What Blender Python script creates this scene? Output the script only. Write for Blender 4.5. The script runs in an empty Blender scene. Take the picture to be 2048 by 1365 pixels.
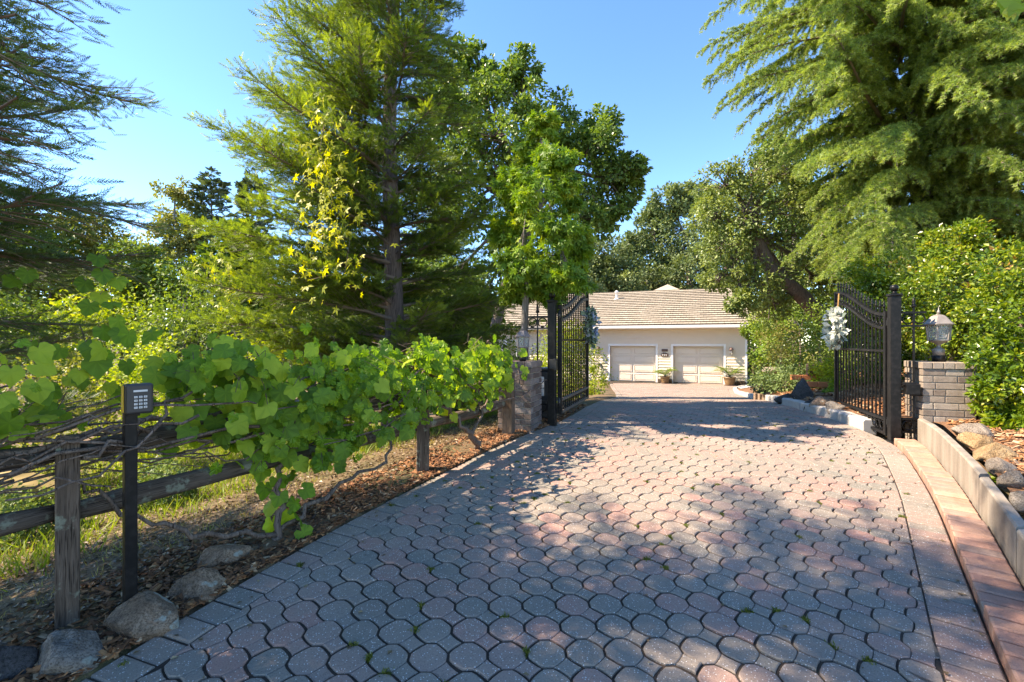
import bpy, bmesh, math, random
import numpy as np
from mathutils import Vector, Matrix, Euler, noise as mnoise

random.seed(7)
rng = np.random.default_rng(11)
scene = bpy.context.scene
COL = scene.collection
R = math.radians
PI = math.pi

# ------------------------------------------------------------------ camera
F_PX, CX, CY, HC = 940.0, 1024.0, 683.0, 1.46
cam_d = bpy.data.cameras.new('camera')
cam = bpy.data.objects.new('camera', cam_d)
COL.objects.link(cam)
cam.location = (0, 0, HC)
cam.rotation_euler = (R(90), 0, 0)
cam_d.sensor_width = 36
cam_d.lens = F_PX / 2048 * 36
cam_d.clip_start = 0.05
cam_d.clip_end = 900
scene.camera = cam

# ------------------------------------------------------------------ sky and sun
SUN_TRAVEL = Vector((0.70, 0.0, -0.72)).normalized()
world = bpy.data.worlds.new('World')
scene.world = world
world.use_nodes = True
wn, wl = world.node_tree.nodes, world.node_tree.links
wn.clear()
wo = wn.new('ShaderNodeOutputWorld')
wb = wn.new('ShaderNodeBackground')
sky = wn.new('ShaderNodeTexSky')
sky.sky_type = 'NISHITA'
sky.sun_disc = False
sky.sun_elevation = R(45.8)
sky.sun_rotation = R(-90)
sky.altitude = 0
sky.air_density = 0.7
sky.dust_density = 0.0
sky.ozone_density = 5.0
wb.inputs['Strength'].default_value = 0.13
hs = wn.new('ShaderNodeHueSaturation')
hs.inputs['Hue'].default_value = 0.504
hs.inputs['Saturation'].default_value = 1.15
wl.new(sky.outputs[0], hs.inputs['Color'])
wl.new(hs.outputs[0], wb.inputs[0])
wl.new(wb.outputs[0], wo.inputs[0])
sun_d = bpy.data.lights.new('sun', 'SUN')
sun_d.energy = 3.1
sun_d.angle = R(0.53)
sun_d.color = (1.0, 0.95, 0.93)
sun = bpy.data.objects.new('sun', sun_d)
COL.objects.link(sun)
sun.location = (-20, 0, 25)
sun.rotation_euler = SUN_TRAVEL.to_track_quat('-Z', 'Y').to_euler()
scene.view_settings.view_transform = 'Standard'
scene.view_settings.look = 'None'
scene.view_settings.gamma = 1
scene.view_settings.use_curve_mapping = False
scene.view_settings.exposure = 2.28
scene.view_settings.use_white_balance = True
scene.view_settings.white_balance_temperature = 8500
scene.view_settings.white_balance_tint = 10
cy = scene.cycles
cy.max_bounces = 8
cy.diffuse_bounces = 3
cy.glossy_bounces = 2
cy.transmission_bounces = 4
cy.transparent_max_bounces = 8
cy.caustics_reflective = False
cy.caustics_refractive = False
cy.use_denoising = True
cy.use_adaptive_sampling = False
try:
    cy.denoiser = 'OPENIMAGEDENOISE'
    cy.denoising_prefilter = 'NONE'
    cy.denoising_input_passes = 'RGB_ALBEDO_NORMAL'
except Exception:
    pass


# ------------------------------------------------------------------ helpers
def at(px, py, Y):
    """point seen at a pixel of the 2048 px photograph, Y metres away"""
    return Vector(((px - CX) / F_PX * Y, Y, HC - (py - CY) / F_PX * Y))


def tag(o, label=None, cat=None, group=None, kind=None):
    if label: o['label'] = label
    if cat: o['category'] = cat
    if group: o['group'] = group
    if kind: o['kind'] = kind
    return o


def thing(name, label, cat, loc=(0, 0, 0), rotz=0.0, group=None):
    o = bpy.data.objects.new(name, None)
    o.empty_display_size = 0.1
    COL.objects.link(o)
    o.location = loc
    o.rotation_euler = (0, 0, rotz)
    return tag(o, label, cat, group)


def np_mesh(name, groups):
    """groups: list of (verts Nx3, faces MxK, tone M or None, material index)"""
    me = bpy.data.meshes.new(name)
    nv = sum(len(g[0]) for g in groups)
    nf = sum(len(g[1]) for g in groups)
    nl = sum(g[1].size for g in groups)
    V = np.empty((nv, 3), np.float32)
    L = np.empty(nl, np.int32)
    S = np.empty(nf, np.int32)
    T = np.full(nf, 0.5, np.float32)
    M = np.zeros(nf, np.int32)
    iv = il = jf = 0
    for v, f, t, m in groups:
        n, k = f.shape
        V[iv:iv + len(v)] = v
        L[il:il + f.size] = (f + iv).ravel()
        S[jf:jf + n] = il + np.arange(n) * k
        if t is not None: T[jf:jf + n] = t
        M[jf:jf + n] = m
        iv += len(v); il += f.size; jf += n
    me.vertices.add(nv); me.loops.add(nl); me.polygons.add(nf)
    me.vertices.foreach_set('co', V.ravel())
    me.loops.foreach_set('vertex_index', L)
    me.polygons.foreach_set('loop_start', S)
    me.polygons.foreach_set('material_index', M)
    a = me.attributes.new('tone', 'FLOAT', 'FACE')
    a.data.foreach_set('value', T)
    me.update(calc_edges=True)
    return me


class MB:
    """collects simple shapes and links them as one mesh object"""
    def __init__(s):
        s.v, s.f, s.t, s.m, s.sm = [], [], [], [], []
        s.tone, s.mi, s.smooth = 0.5, 0, False

    def _add(s, vs, fs, smooth=None):
        b = len(s.v)
        s.v += [tuple(p) for p in vs]
        for f in fs:
            s.f.append([b + i for i in f])
            s.t.append(s.tone); s.m.append(s.mi)
            s.sm.append(s.smooth if smooth is None else smooth)
        return s

    def box(s, c, size, rot=None):
        hx, hy, hz = size[0] / 2, size[1] / 2, size[2] / 2
        vs = [Vector((x, y, z)) for x in (-hx, hx) for y in (-hy, hy) for z in (-hz, hz)]
        if rot is not None: vs = [rot @ p for p in vs]
        c = Vector(c)
        vs = [p + c for p in vs]
        return s._add(vs, [(0, 1, 3, 2), (4, 6, 7, 5), (0, 4, 5, 1), (2, 3, 7, 6), (0, 2, 6, 4), (1, 5, 7, 3)])

    def b2(s, lo, hi):
        return s.box([(a + b) / 2 for a, b in zip(lo, hi)], [b - a for a, b in zip(lo, hi)])

    def beam(s, p, q, w, h, up=(0, 0, 1)):
        p, q = Vector(p), Vector(q)
        d = (q - p); L = d.length; d.normalize()
        x = d.cross(Vector(up))
        if x.length < 1e-4: x = Vector((1, 0, 0))
        x.normalize(); z = x.cross(d)
        m = Matrix((x, d, z)).transposed()
        return s.box((p + q) / 2, (w, L, h), m)

    def tube(s, pts, rad, n=6, cap=True):
        pts = [Vector(p) for p in pts]
        if not hasattr(rad, '__len__'): rad = [rad] * len(pts)
        vs, fs = [], []
        prev = None
        for i, p in enumerate(pts):
            a = pts[max(i - 1, 0)]; b = pts[min(i + 1, len(pts) - 1)]
            d = (b - a)
            if d.length < 1e-9: d = Vector((0, 0, 1))
            d.normalize()
            if prev is None:
                x = d.orthogonal().normalized()
            else:
                x = prev - d * prev.dot(d)
                x = x.normalized() if x.length > 1e-6 else d.orthogonal().normalized()
            prev = x
            y = d.cross(x)
            for k in range(n):
                t = 2 * PI * k / n
                vs.append(p + (x * math.cos(t) + y * math.sin(t)) * rad[i])
        for i in range(len(pts) - 1):
            for k in range(n):
                k2 = (k + 1) % n
                fs.append((i * n + k, i * n + k2, (i + 1) * n + k2, (i + 1) * n + k))
        if cap:
            fs.append(tuple(range(n))[::-1])
            fs.append(tuple((len(pts) - 1) * n + k for k in range(n)))
        return s._add(vs, fs, True)

    def lathe(s, prof, n=12, c=(0, 0, 0), rot=0.0, smooth=True, sq=False):
        vs, fs = [], []
        for r, z in prof:
            for k in range(n):
                t = 2 * PI * k / n + rot
                vs.append((c[0] + r * math.cos(t), c[1] + r * math.sin(t), c[2] + z))
        for i in range(len(prof) - 1):
            for k in range(n):
                k2 = (k + 1) % n
                fs.append((i * n + k, i * n + k2, (i + 1) * n + k2, (i + 1) * n + k))
        fs.append(tuple(range(n))[::-1])
        fs.append(tuple((len(prof) - 1) * n + k for k in range(n)))
        return s._add(vs, fs, smooth)

    def ring(s, c, r, w, nrm, n=14, k=5):
        """torus of radius r, wire w, in the plane with normal nrm"""
        nrm = Vector(nrm).normalized()
        x = nrm.orthogonal().normalized(); y = nrm.cross(x)
        vs, fs = [], []
        c = Vector(c)
        for i in range(n):
            t = 2 * PI * i / n
            d = x * math.cos(t) + y * math.sin(t)
            for j in range(k):
                a = 2 * PI * j / k
                vs.append(c + d * (r + w * math.cos(a)) + nrm * (w * math.sin(a)))
        for i in range(n):
            for j in range(k):
                i2, j2 = (i + 1) % n, (j + 1) % k
                fs.append((i * k + j, i2 * k + j, i2 * k + j2, i * k + j2))
        return s._add(vs, fs, True)

    def ball(s, c, r, n=10, m=7):
        prof = [(max(math.sin(PI * i / m), 0.02) * r, -math.cos(PI * i / m) * r) for i in range(m + 1)]
        return s.lathe(prof, n, c)

    def poly(s, pts, smooth=False):
        return s._add(pts, [tuple(range(len(pts)))], smooth)

    def prism(s, pts, off):
        """extrude a polygon by off"""
        n = len(pts); off = Vector(off)
        vs = [Vector(p) for p in pts] + [Vector(p) + off for p in pts]
        fs = [tuple(range(n))[::-1], tuple(range(n, 2 * n))]
        fs += [(i, (i + 1) % n, n + (i + 1) % n, n + i) for i in range(n)]
        return s._add(vs, fs)

    def mesh(s, name, mats, origin=(0, 0, 0)):
        me = bpy.data.meshes.new(name)
        o = Vector(origin)
        me.from_pydata([tuple(Vector(p) - o) for p in s.v], [], s.f)
        a = me.attributes.new('tone', 'FLOAT', 'FACE')
        a.data.foreach_set('value', s.t)
        me.polygons.foreach_set('material_index', s.m)
        me.polygons.foreach_set('use_smooth', s.sm)
        for m in (mats if isinstance(mats, (list, tuple)) else [mats]): me.materials.append(m)
        me.update()
        return me

    def build(s, name, mats, parent=None, origin=(0, 0, 0), bevel=0.0, fix=True):
        me = s.mesh(name, mats, origin)
        if fix:
            bm = bmesh.new(); bm.from_mesh(me)
            bmesh.ops.recalc_face_normals(bm, faces=bm.faces)
            bm.to_mesh(me); bm.free()
        return link(name, me, parent, bevel)


def link(name, me, parent=None, bevel=0.0):
    o = bpy.data.objects.new(name, me)
    COL.objects.link(o)
    if parent is not None: o.parent = parent
    if bevel:
        b = o.modifiers.new('bevel', 'BEVEL')
        b.width = bevel; b.segments = 2; b.limit_method = 'ANGLE'; b.angle_limit = R(40)
        b.harden_normals = False
    return o


def npobj(name, groups, mats, parent=None, kind=None):
    me = np_mesh(name, groups)
    for m in (mats if isinstance(mats, (list, tuple)) else [mats]): me.materials.append(m)
    o = link(name, me, parent)
    if kind: o['kind'] = kind
    return o


def norm(a):
    return a / np.maximum(np.linalg.norm(a, axis=-1, keepdims=True), 1e-9)


def place(tmpl, P, X, Z, S):
    """copies of template quads/tris (n,k,3) with frames: x axis X, normal Z, scale S"""
    X = norm(X)
    Y = norm(np.cross(Z, X))
    Z = np.cross(X, Y)
    n, k, _ = tmpl.shape
    t = tmpl.reshape(-1, 3)
    V = P[:, None, :] + S[:, None, None] * (t[None, :, 0:1] * X[:, None, :] + t[None, :, 1:2] * Y[:, None, :] + t[None, :, 2:3] * Z[:, None, :])
    V = V.reshape(-1, 3)
    Fc = np.arange(len(V), dtype=np.int32).reshape(-1, k)
    return V, Fc


# ------------------------------------------------------------------ materials
class NT:
    def __init__(s, name):
        s.m = bpy.data.materials.new(name)
        s.m.use_nodes = True
        s.n = s.m.node_tree.nodes; s.l = s.m.node_tree.links
        s.n.clear()
        s.out = s.n.new('ShaderNodeOutputMaterial')

    def node(s, typ, ins=None, **kw):
        nd = s.n.new(typ)
        for k, v in kw.items(): setattr(nd, k, v)
        for k, v in (ins or {}).items():
            if isinstance(v, bpy.types.NodeSocket): s.l.new(v, nd.inputs[k])
            else: nd.inputs[k].default_value = v
        return nd

    def coord(s, scale=(1, 1, 1), space='Object'):
        tc = s.node('ShaderNodeTexCoord')
        return s.node('ShaderNodeMapping', {'Vector': tc.outputs[space], 'Scale': scale}).outputs[0]

    def geo(s):
        return s.node('ShaderNodeNewGeometry').outputs['Position']

    def noise(s, vec, scale, detail=3, rough=0.55, dist=0.0):
        return s.node('ShaderNodeTexNoise', {'Vector': vec, 'Scale': scale, 'Detail': detail, 'Roughness': rough, 'Distortion': dist}).outputs['Fac']

    def ramp(s, fac, stops):
        r = s.node('ShaderNodeValToRGB', {'Fac': fac})
        e = r.color_ramp.elements
        while len(e) < len(stops): e.new(0.5)
        for el, (p, c) in zip(e, stops):
            el.position = p
            el.color = (c[0], c[1], c[2], 1) if hasattr(c, '__len__') else (c, c, c, 1)
        return r.outputs[0]

    def mix(s, fac, a, b, mode='MIX'):
        m = s.node('ShaderNodeMix', data_type='RGBA', blend_type=mode)
        for idx, v in ((0, fac), (6, a), (7, b)):
            if isinstance(v, bpy.types.NodeSocket): s.l.new(v, m.inputs[idx])
            elif idx == 0: m.inputs[0].default_value = v
            else: m.inputs[idx].default_value = (v[0], v[1], v[2], 1)
        return m.outputs[2]

    def math(s, op, a, b=0.0):
        m = s.node('ShaderNodeMath', operation=op)
        for i, v in enumerate((a, b)):
            if isinstance(v, bpy.types.NodeSocket): s.l.new(v, m.inputs[i])
            else: m.inputs[i].default_value = v
        return m.outputs[0]

    def tone(s):
        return s.node('ShaderNodeAttribute', attribute_name='tone').outputs['Fac']

    def bump(s, h, strength=0.4, dist=0.01):
        return s.node('ShaderNodeBump', {'Height': h, 'Strength': strength, 'Distance': dist}).outputs[0]

    def done(s, color, rough=0.7, bump=None, metal=0.0, spec=0.5):
        p = s.node('ShaderNodeBsdfPrincipled', {'Roughness': rough, 'Metallic': metal, 'Specular IOR Level': spec})
        if isinstance(color, bpy.types.NodeSocket): s.l.new(color, p.inputs['Base Color'])
        else: p.inputs['Base Color'].default_value = (*color, 1)
        if bump is not None: s.l.new(bump, p.inputs['Normal'])
        s.l.new(p.outputs[0], s.out.inputs[0])
        return s.m


def leaf_mat(name, stops, trans=0.35, rough=0.5, tcol=(1.3, 1.25, 0.5), spec=0.35, vein=0.0):
    t = NT(name)
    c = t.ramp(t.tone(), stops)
    g = t.geo()
    oi = t.node('ShaderNodeObjectInfo').outputs['Random']
    c = t.mix(t.math('MULTIPLY', oi, 0.35), c, (0.62, 0.66, 0.55), 'MULTIPLY')
    nz = t.noise(g, 1.3, 2)
    c = t.mix(t.math('MULTIPLY', nz, 0.5), c, (0.75, 0.8, 0.5), 'MULTIPLY')
    p = t.node('ShaderNodeBsdfPrincipled', {'Base Color': c, 'Roughness': rough, 'Specular IOR Level': spec})
    if vein:
        h = t.noise(t.coord((1, 1, 1)), 60, 2)
        t.l.new(t.bump(h, vein, 0.004), p.inputs['Normal'])
    tc = t.mix(1.0, c, tcol, 'MULTIPLY')
    tr = t.node('ShaderNodeBsdfTranslucent', {'Color': tc})
    mx = t.node('ShaderNodeMixShader', {0: trans, 1: p.outputs[0], 2: tr.outputs[0]})
    t.l.new(mx.outputs[0], t.out.inputs[0])
    return t.m


def flat_mat(name, c, rough=0.6, metal=0.0, nz=0.25, scale=8.0, bump=0.1, spec=0.5):
    t = NT(name)
    g = t.coord()
    f = t.noise(g, scale, 4)
    col = t.mix(f, [x * (1 - nz) for x in c], [min(x * (1 + nz), 1) for x in c])
    return t.done(col, rough, t.bump(t.noise(g, scale * 8, 3), bump, 0.004) if bump else None, metal, spec)


MAT = {}
# pavers: cast concrete with blended pigments and pale aggregate
def paver_mat():
    t = NT('paver_concrete')
    tone = t.tone()
    g = t.geo()
    base = t.ramp(tone, [(0.0, (0.235, 0.212, 0.172)), (0.3, (0.305, 0.246, 0.195)), (0.5, (0.352, 0.238, 0.19)), (0.72, (0.40, 0.236, 0.185)), (1.0, (0.44, 0.232, 0.178))])
    blend = t.noise(g, 7.0, 3)
    base = t.mix(t.ramp(blend, [(0.40, 0.0), (0.62, 0.55)]), base, (0.31, 0.242, 0.19))
    big = t.noise(g, 0.9, 3)
    base = t.mix(t.ramp(big, [(0.3, 0.7), (0.7, 0.0)]), base, (0.68, 0.69, 0.70), 'MULTIPLY')
    fine = t.noise(g, 170, 2, 0.7)
    base = t.mix(t.ramp(fine, [(0.35, 0.6), (0.5, 0.0)]), base, (0.5, 0.48, 0.46), 'MULTIPLY')
    vo = t.node('ShaderNodeTexVoronoi', {'Vector': g, 'Scale': 105.0, 'Randomness': 1.0})
    sp = t.ramp(vo.outputs['Distance'], [(0.17, 1.0), (0.30, 0.0)])
    pick = t.math('GREATER_THAN', vo.outputs['Color'], 0.60)
    base = t.mix(t.math('MULTIPLY', t.math('MULTIPLY', sp, pick), 0.9), base, (0.72, 0.70, 0.66))
    h = t.math('ADD', t.noise(g, 130, 4, 0.7), t.math('MULTIPLY', t.noise(g, 22, 3), 0.8))
    return t.done(base, 0.78, t.bump(h, 0.55, 0.006), spec=0.35)
MAT['paver'] = paver_mat()


def soil_mat():
    t = NT('joint_soil')
    g = t.geo()
    c = t.ramp(t.noise(g, 9, 5, 0.7), [(0.3, (0.022, 0.015, 0.010)), (0.60, (0.055, 0.037, 0.024)), (0.78, (0.065, 0.07, 0.022))])
    return t.done(c, 0.95, t.bump(t.noise(g, 90, 3), 0.6, 0.01))
MAT['soil'] = soil_mat()


def ground_mat():
    t = NT('ground_earth')
    g = t.geo()
    a = t.ramp(t.noise(g, 1.1, 5, 0.62), [(0.30, (0.07, 0.08, 0.02)), (0.46, (0.145, 0.10, 0.045)), (0.60, (0.20, 0.12, 0.062)), (0.78, (0.12, 0.07, 0.04))])
    b = t.noise(g, 28, 4, 0.7)
    c = t.mix(t.ramp(b, [(0.35, 0.75), (0.6, 0.0)]), a, (0.45, 0.4, 0.33), 'MULTIPLY')
    return t.done(c, 0.95, t.bump(b, 0.8, 0.03))
MAT['ground'] = ground_mat()


def bark_mulch_ground():
    t = NT('mulch_earth')
    g = t.geo()
    c = t.ramp(t.noise(g, 40, 4, 0.7), [(0.3, (0.06, 0.035, 0.02)), (0.5, (0.2, 0.095, 0.045)), (0.7, (0.36, 0.18, 0.085))])
    return t.done(c, 0.9, t.bump(t.noise(g, 45, 4), 1.0, 0.03))
MAT['mulch_ground'] = bark_mulch_ground()


def chip_mat():
    t = NT('bark_chip')
    g = t.geo()
    c = t.ramp(t.tone(), [(0.0, (0.07, 0.035, 0.018)), (0.35, (0.24, 0.10, 0.042)), (0.75, (0.42, 0.20, 0.085)), (1.0, (0.56, 0.38, 0.23))])
    c = t.mix(t.noise(g, 90, 3), c, (0.6, 0.55, 0.5), 'MULTIPLY')
    return t.done(c, 0.8, spec=0.3)
MAT['chip'] = chip_mat()


def brick_mat(name, stops, mott=(0.75, 0.72, 0.7)):
    t = NT(name)
    g = t.geo()
    c = t.ramp(t.tone(), stops)
    c = t.mix(t.ramp(t.noise(g, 14, 4, 0.65), [(0.4, 0.0), (0.65, 0.8)]), c, mott, 'MULTIPLY')
    fine = t.noise(g, 160, 3, 0.7)
    c = t.mix(t.ramp(fine, [(0.35, 0.5), (0.5, 0.0)]), c, (0.6, 0.6, 0.6), 'MULTIPLY')
    return t.done(c, 0.85, t.bump(t.math('ADD', fine, t.noise(g, 20, 3)), 0.5, 0.006), spec=0.25)
MAT['kerb_brick'] = brick_mat('kerb_brick', [(0.0, (0.27, 0.21, 0.175)), (0.25, (0.36, 0.235, 0.185)), (0.6, (0.46, 0.24, 0.17)), (1.0, (0.52, 0.315, 0.225))])
MAT['pillar_brick'] = brick_mat('pillar_brick', [(0.0, (0.18, 0.14, 0.11)), (0.5, (0.29, 0.235, 0.185)), (1.0, (0.39, 0.33, 0.265))])
MAT['old_brick'] = brick_mat('old_brick', [(0.0, (0.11, 0.078, 0.062)), (0.5, (0.17, 0.128, 0.108)), (1.0, (0.25, 0.205, 0.18))])
MAT['mortar'] = flat_mat('mortar', (0.36, 0.31, 0.25), 0.9, scale=30, bump=0.4)
MAT['concrete'] = None


def concrete_mat():
    t = NT('stained_concrete')
    g = t.geo()
    st = t.noise(t.node('ShaderNodeMapping', {'Vector': g, 'Scale': (3, 3, 0.6)}).outputs[0], 2.2, 5, 0.6)
    c = t.ramp(st, [(0.3, (0.19, 0.16, 0.125)), (0.55, (0.28, 0.24, 0.195)), (0.75, (0.34, 0.30, 0.25))])
    c = t.mix(t.ramp(t.noise(g, 60, 4), [(0.35, 0.4), (0.5, 0)]), c, (0.7, 0.68, 0.64), 'MULTIPLY')
    return t.done(c, 0.88, t.bump(t.noise(g, 70, 4), 0.35, 0.006), spec=0.25)
MAT['concrete'] = concrete_mat()
MAT['kerb_stone'] = flat_mat('kerb_stone', (0.40, 0.37, 0.33), 0.85, scale=12, bump=0.3)


def wood_mat(name, a, b, lich=0.0, scale=(14, 14, 1.2)):
    t = NT(name)
    v = t.coord(scale)
    gr = t.noise(v, 3.0, 6, 0.65, 1.2)
    c = t.ramp(gr, [(0.28, a), (0.5, [(x + y) / 2 for x, y in zip(a, b)]), (0.72, b)])
    crack = t.noise(t.coord([s * 2.5 if s > 5 else s for s in scale]), 6.0, 2, 0.5)
    c = t.mix(t.ramp(crack, [(0.34, 0.95), (0.42, 0.0)]), c, (0.2, 0.18, 0.16), 'MULTIPLY')
    if lich:
        g = t.geo()
        lm = t.ramp(t.noise(g, 9.0, 5, 0.65), [(0.60 - lich * 0.07, 0.0), (0.68 - lich * 0.07, 0.75)])
        c = t.mix(lm, c, (0.25, 0.265, 0.19))
    return t.done(c, 0.88, t.bump(t.math('ADD', gr, crack), 0.7, 0.008), spec=0.2)
MAT['rail'] = wood_mat('weathered_rail', (0.05, 0.036, 0.026), (0.165, 0.125, 0.095), 0.9, (1.2, 14, 14))
MAT['post'] = wood_mat('weathered_post', (0.048, 0.034, 0.025), (0.185, 0.132, 0.096), 0.05)
MAT['bark'] = wood_mat('tree_bark', (0.07, 0.05, 0.045), (0.24, 0.185, 0.165), 0.0, (9, 9, 0.9))
MAT['grey_bark'] = wood_mat('grey_bark', (0.09, 0.078, 0.068), (0.30, 0.265, 0.235), 0.0, (9, 9, 1.2))
MAT['cane'] = wood_mat('vine_cane', (0.07, 0.047, 0.034), (0.25, 0.185, 0.145), 0.0, (9, 9, 2.0))
MAT['twig'] = flat_mat('twig_wood', (0.19, 0.14, 0.11), 0.85, bump=0)

def iron_mat():
    t = NT('black_iron_paint')
    g = t.coord()
    c = t.mix(t.ramp(t.noise(g, 30, 4), [(0.45, 0.0), (0.75, 1.0)]), (0.006, 0.006, 0.006), (0.020, 0.018, 0.017))
    return t.done(c, 0.42, t.bump(t.noise(g, 120, 2), 0.12, 0.003), spec=0.22)
MAT['iron'] = iron_mat()
MAT['iron_worn'] = flat_mat('weathered_iron_rail', (0.11, 0.085, 0.068), 0.55, nz=0.4)
MAT['hinge_steel'] = flat_mat('hinge_steel', (0.05, 0.05, 0.05), 0.4, 0.6)
MAT['plastic'] = flat_mat('black_plastic', (0.018, 0.018, 0.02), 0.42, bump=0.06, scale=40)
MAT['keypad'] = flat_mat('keypad_face', (0.032, 0.028, 0.026), 0.5, bump=0.05, scale=40)
MAT['key'] = flat_mat('key_white', (0.62, 0.60, 0.57), 0.5, bump=0)
MAT['ink'] = flat_mat('ink_dark', (0.02, 0.02, 0.02), 0.6, bump=0)
MAT['yellow'] = flat_mat('yellow_strip', (0.72, 0.40, 0.03), 0.5, bump=0)
MAT['white_label'] = flat_mat('white_label', (0.75, 0.75, 0.73), 0.5, bump=0)
MAT['lantern'] = flat_mat('lantern_bronze', (0.25, 0.215, 0.185), 0.5, 0.3, nz=0.3, scale=25)
MAT['lantern_old'] = flat_mat('lantern_grey', (0.17, 0.15, 0.155), 0.55, 0.2, nz=0.3, scale=25)
MAT['lantern_bead'] = flat_mat('lantern_bead', (0.26, 0.26, 0.25), 0.3, bump=0)
def glass_mat():
    t = NT('lantern_glass')
    p = t.node('ShaderNodeBsdfPrincipled', {'Base Color': (0.55, 0.56, 0.54, 1), 'Roughness': 0.15})
    q = t.node('ShaderNodeBsdfTransparent', {'Color': (0.93, 0.94, 0.92, 1)})
    mx = t.node('ShaderNodeMixShader', {0: 0.72, 1: p.outputs[0], 2: q.outputs[0]})
    t.l.new(mx.outputs[0], t.out.inputs[0])
    return t.m
MAT['glass'] = glass_mat()
MAT['siding'] = flat_mat('cream_siding', (0.73, 0.61, 0.475), 0.6, nz=0.06, scale=3, bump=0.05)
MAT['door'] = flat_mat('cream_door', (0.75, 0.64, 0.52), 0.5, nz=0.04, scale=2, bump=0.03)
MAT['trim'] = flat_mat('white_trim', (0.80, 0.775, 0.74), 0.5, nz=0.04, bump=0.03)
MAT['gutter'] = flat_mat('gutter_white', (0.72, 0.68, 0.64), 0.45, nz=0.05, bump=0.02)
def tile_mat():
    t = NT('concrete_roof_tile')
    g = t.geo()
    c = t.ramp(t.tone(), [(0.0, (0.31, 0.265, 0.205)), (0.5, (0.39, 0.335, 0.26)), (1.0, (0.46, 0.405, 0.32))])
    c = t.mix(t.ramp(t.noise(g, 5, 4, 0.7), [(0.35, 0.6), (0.6, 0)]), c, (0.72, 0.68, 0.66), 'MULTIPLY')
    return t.done(c, 0.9, t.bump(t.noise(g, 30, 3), 0.4, 0.01), spec=0.2)
MAT['tile'] = tile_mat()
MAT['window'] = flat_mat('window_glass', (0.03, 0.035, 0.04), 0.08, bump=0)
MAT['plaque'] = flat_mat('plaque_brown', (0.10, 0.055, 0.04), 0.6)
MAT['terracotta'] = flat_mat('glazed_pot', (0.22, 0.13, 0.06), 0.4, nz=0.5, scale=10)
MAT['red_clay'] = flat_mat('red_clay', (0.50, 0.16, 0.06), 0.7, nz=0.3)
MAT['rubber'] = flat_mat('hose_rubber', (0.02, 0.025, 0.02), 0.5)
MAT['fence_yellow'] = wood_mat('golden_boards', (0.42, 0.24, 0.05), (0.62, 0.40, 0.10))
MAT['fence_brown'] = wood_mat('brown_boards', (0.10, 0.065, 0.043), (0.20, 0.135, 0.092))
MAT['tarp'] = flat_mat('ochre_cloth', (0.30, 0.21, 0.07), 0.85)
MAT['ribbon'] = flat_mat('orange_ribbon', (0.62, 0.33, 0.10), 0.5)
MAT['gravel'] = flat_mat('gravel_grey', (0.5, 0.48, 0.46), 0.9, nz=0.6, scale=60, bump=0.9)


def rock_mat(name, a, b, lich=0.0, warm=None):
    t = NT(name)
    g = t.coord()
    c = t.ramp(t.noise(g, 13.0, 8, 0.7, 0.6), [(0.30, a), (0.52, [(x + y) / 2 for x, y in zip(a, b)]), (0.72, b)])
    c = t.mix(t.ramp(t.noise(g, 110, 4, .7), [(0.38, 0.9), (0.54, 0)]), c, (0.38, 0.35, 0.32), 'MULTIPLY')
    if lich:
        lm = t.math('MULTIPLY', t.ramp(t.noise(g, 8.5, 2, 0.45), [(0.69 - lich * 0.06, 0.0), (0.71 - lich * 0.06, 1.0)]), t.ramp(t.noise(g, 50, 4, 0.8), [(0.35, 0.25), (0.5, 1.0)]))
        c = t.mix(lm, c, (0.40, 0.42, 0.35))
    h = t.math('ADD', t.noise(g, 16, 8, 0.75), t.math('MULTIPLY', t.noise(g, 70, 4, 0.7), 0.35))
    return t.done(c, 0.88, t.bump(h, 1.0, 0.035), spec=0.25)
MAT['rock_brown'] = rock_mat('rock_brown', (0.15, 0.092, 0.056), (0.52, 0.36, 0.24), 1.0)
MAT['rock_grey'] = rock_mat('rock_grey', (0.13, 0.112, 0.09), (0.44, 0.375, 0.31), 0.3)
MAT['rock_dark'] = rock_mat('rock_dark', (0.04, 0.038, 0.036), (0.13, 0.125, 0.12), 0.6)
MAT['rock_gold'] = rock_mat('rock_gold', (0.24, 0.14, 0.06), (0.55, 0.39, 0.22), 0.0)
MAT['rock_pale'] = rock_mat('rock_pale', (0.20, 0.155, 0.115), (0.46, 0.38, 0.30), 0.2)

MAT['redwood'] = leaf_mat('redwood_foliage', [(0.0, (0.06, 0.11, 0.028)), (0.4, (0.155, 0.235, 0.045)), (0.75, (0.31, 0.40, 0.055)), (1.0, (0.48, 0.53, 0.075))], 0.45)
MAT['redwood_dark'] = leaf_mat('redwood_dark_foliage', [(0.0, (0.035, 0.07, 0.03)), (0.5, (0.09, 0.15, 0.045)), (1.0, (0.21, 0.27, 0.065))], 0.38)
MAT['sweetgum'] = leaf_mat('sweetgum_foliage', [(0.0, (0.09, 0.18, 0.022)), (0.5, (0.19, 0.33, 0.035)), (1.0, (0.44, 0.50, 0.06))], 0.4)
MAT['oak'] = leaf_mat('oak_foliage', [(0.0, (0.06, 0.115, 0.025)), (0.5, (0.15, 0.25, 0.05)), (1.0, (0.30, 0.39, 0.11))], 0.35, 0.42, spec=0.5)
MAT['olive_oak'] = leaf_mat('olive_oak_foliage', [(0.0, (0.09, 0.13, 0.035)), (0.5, (0.21, 0.28, 0.08)), (1.0, (0.40, 0.44, 0.15))], 0.32, 0.45, spec=0.5)
MAT['far_oak'] = leaf_mat('far_oak_foliage', [(0.0, (0.07, 0.105, 0.045)), (0.5, (0.17, 0.225, 0.09)), (1.0, (0.32, 0.37, 0.17))], 0.25, 0.55)
MAT['cedar'] = leaf_mat('cedar_foliage', [(0.0, (0.12, 0.19, 0.055)), (0.5, (0.26, 0.36, 0.095)), (1.0, (0.48, 0.56, 0.15))], 0.45)
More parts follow.
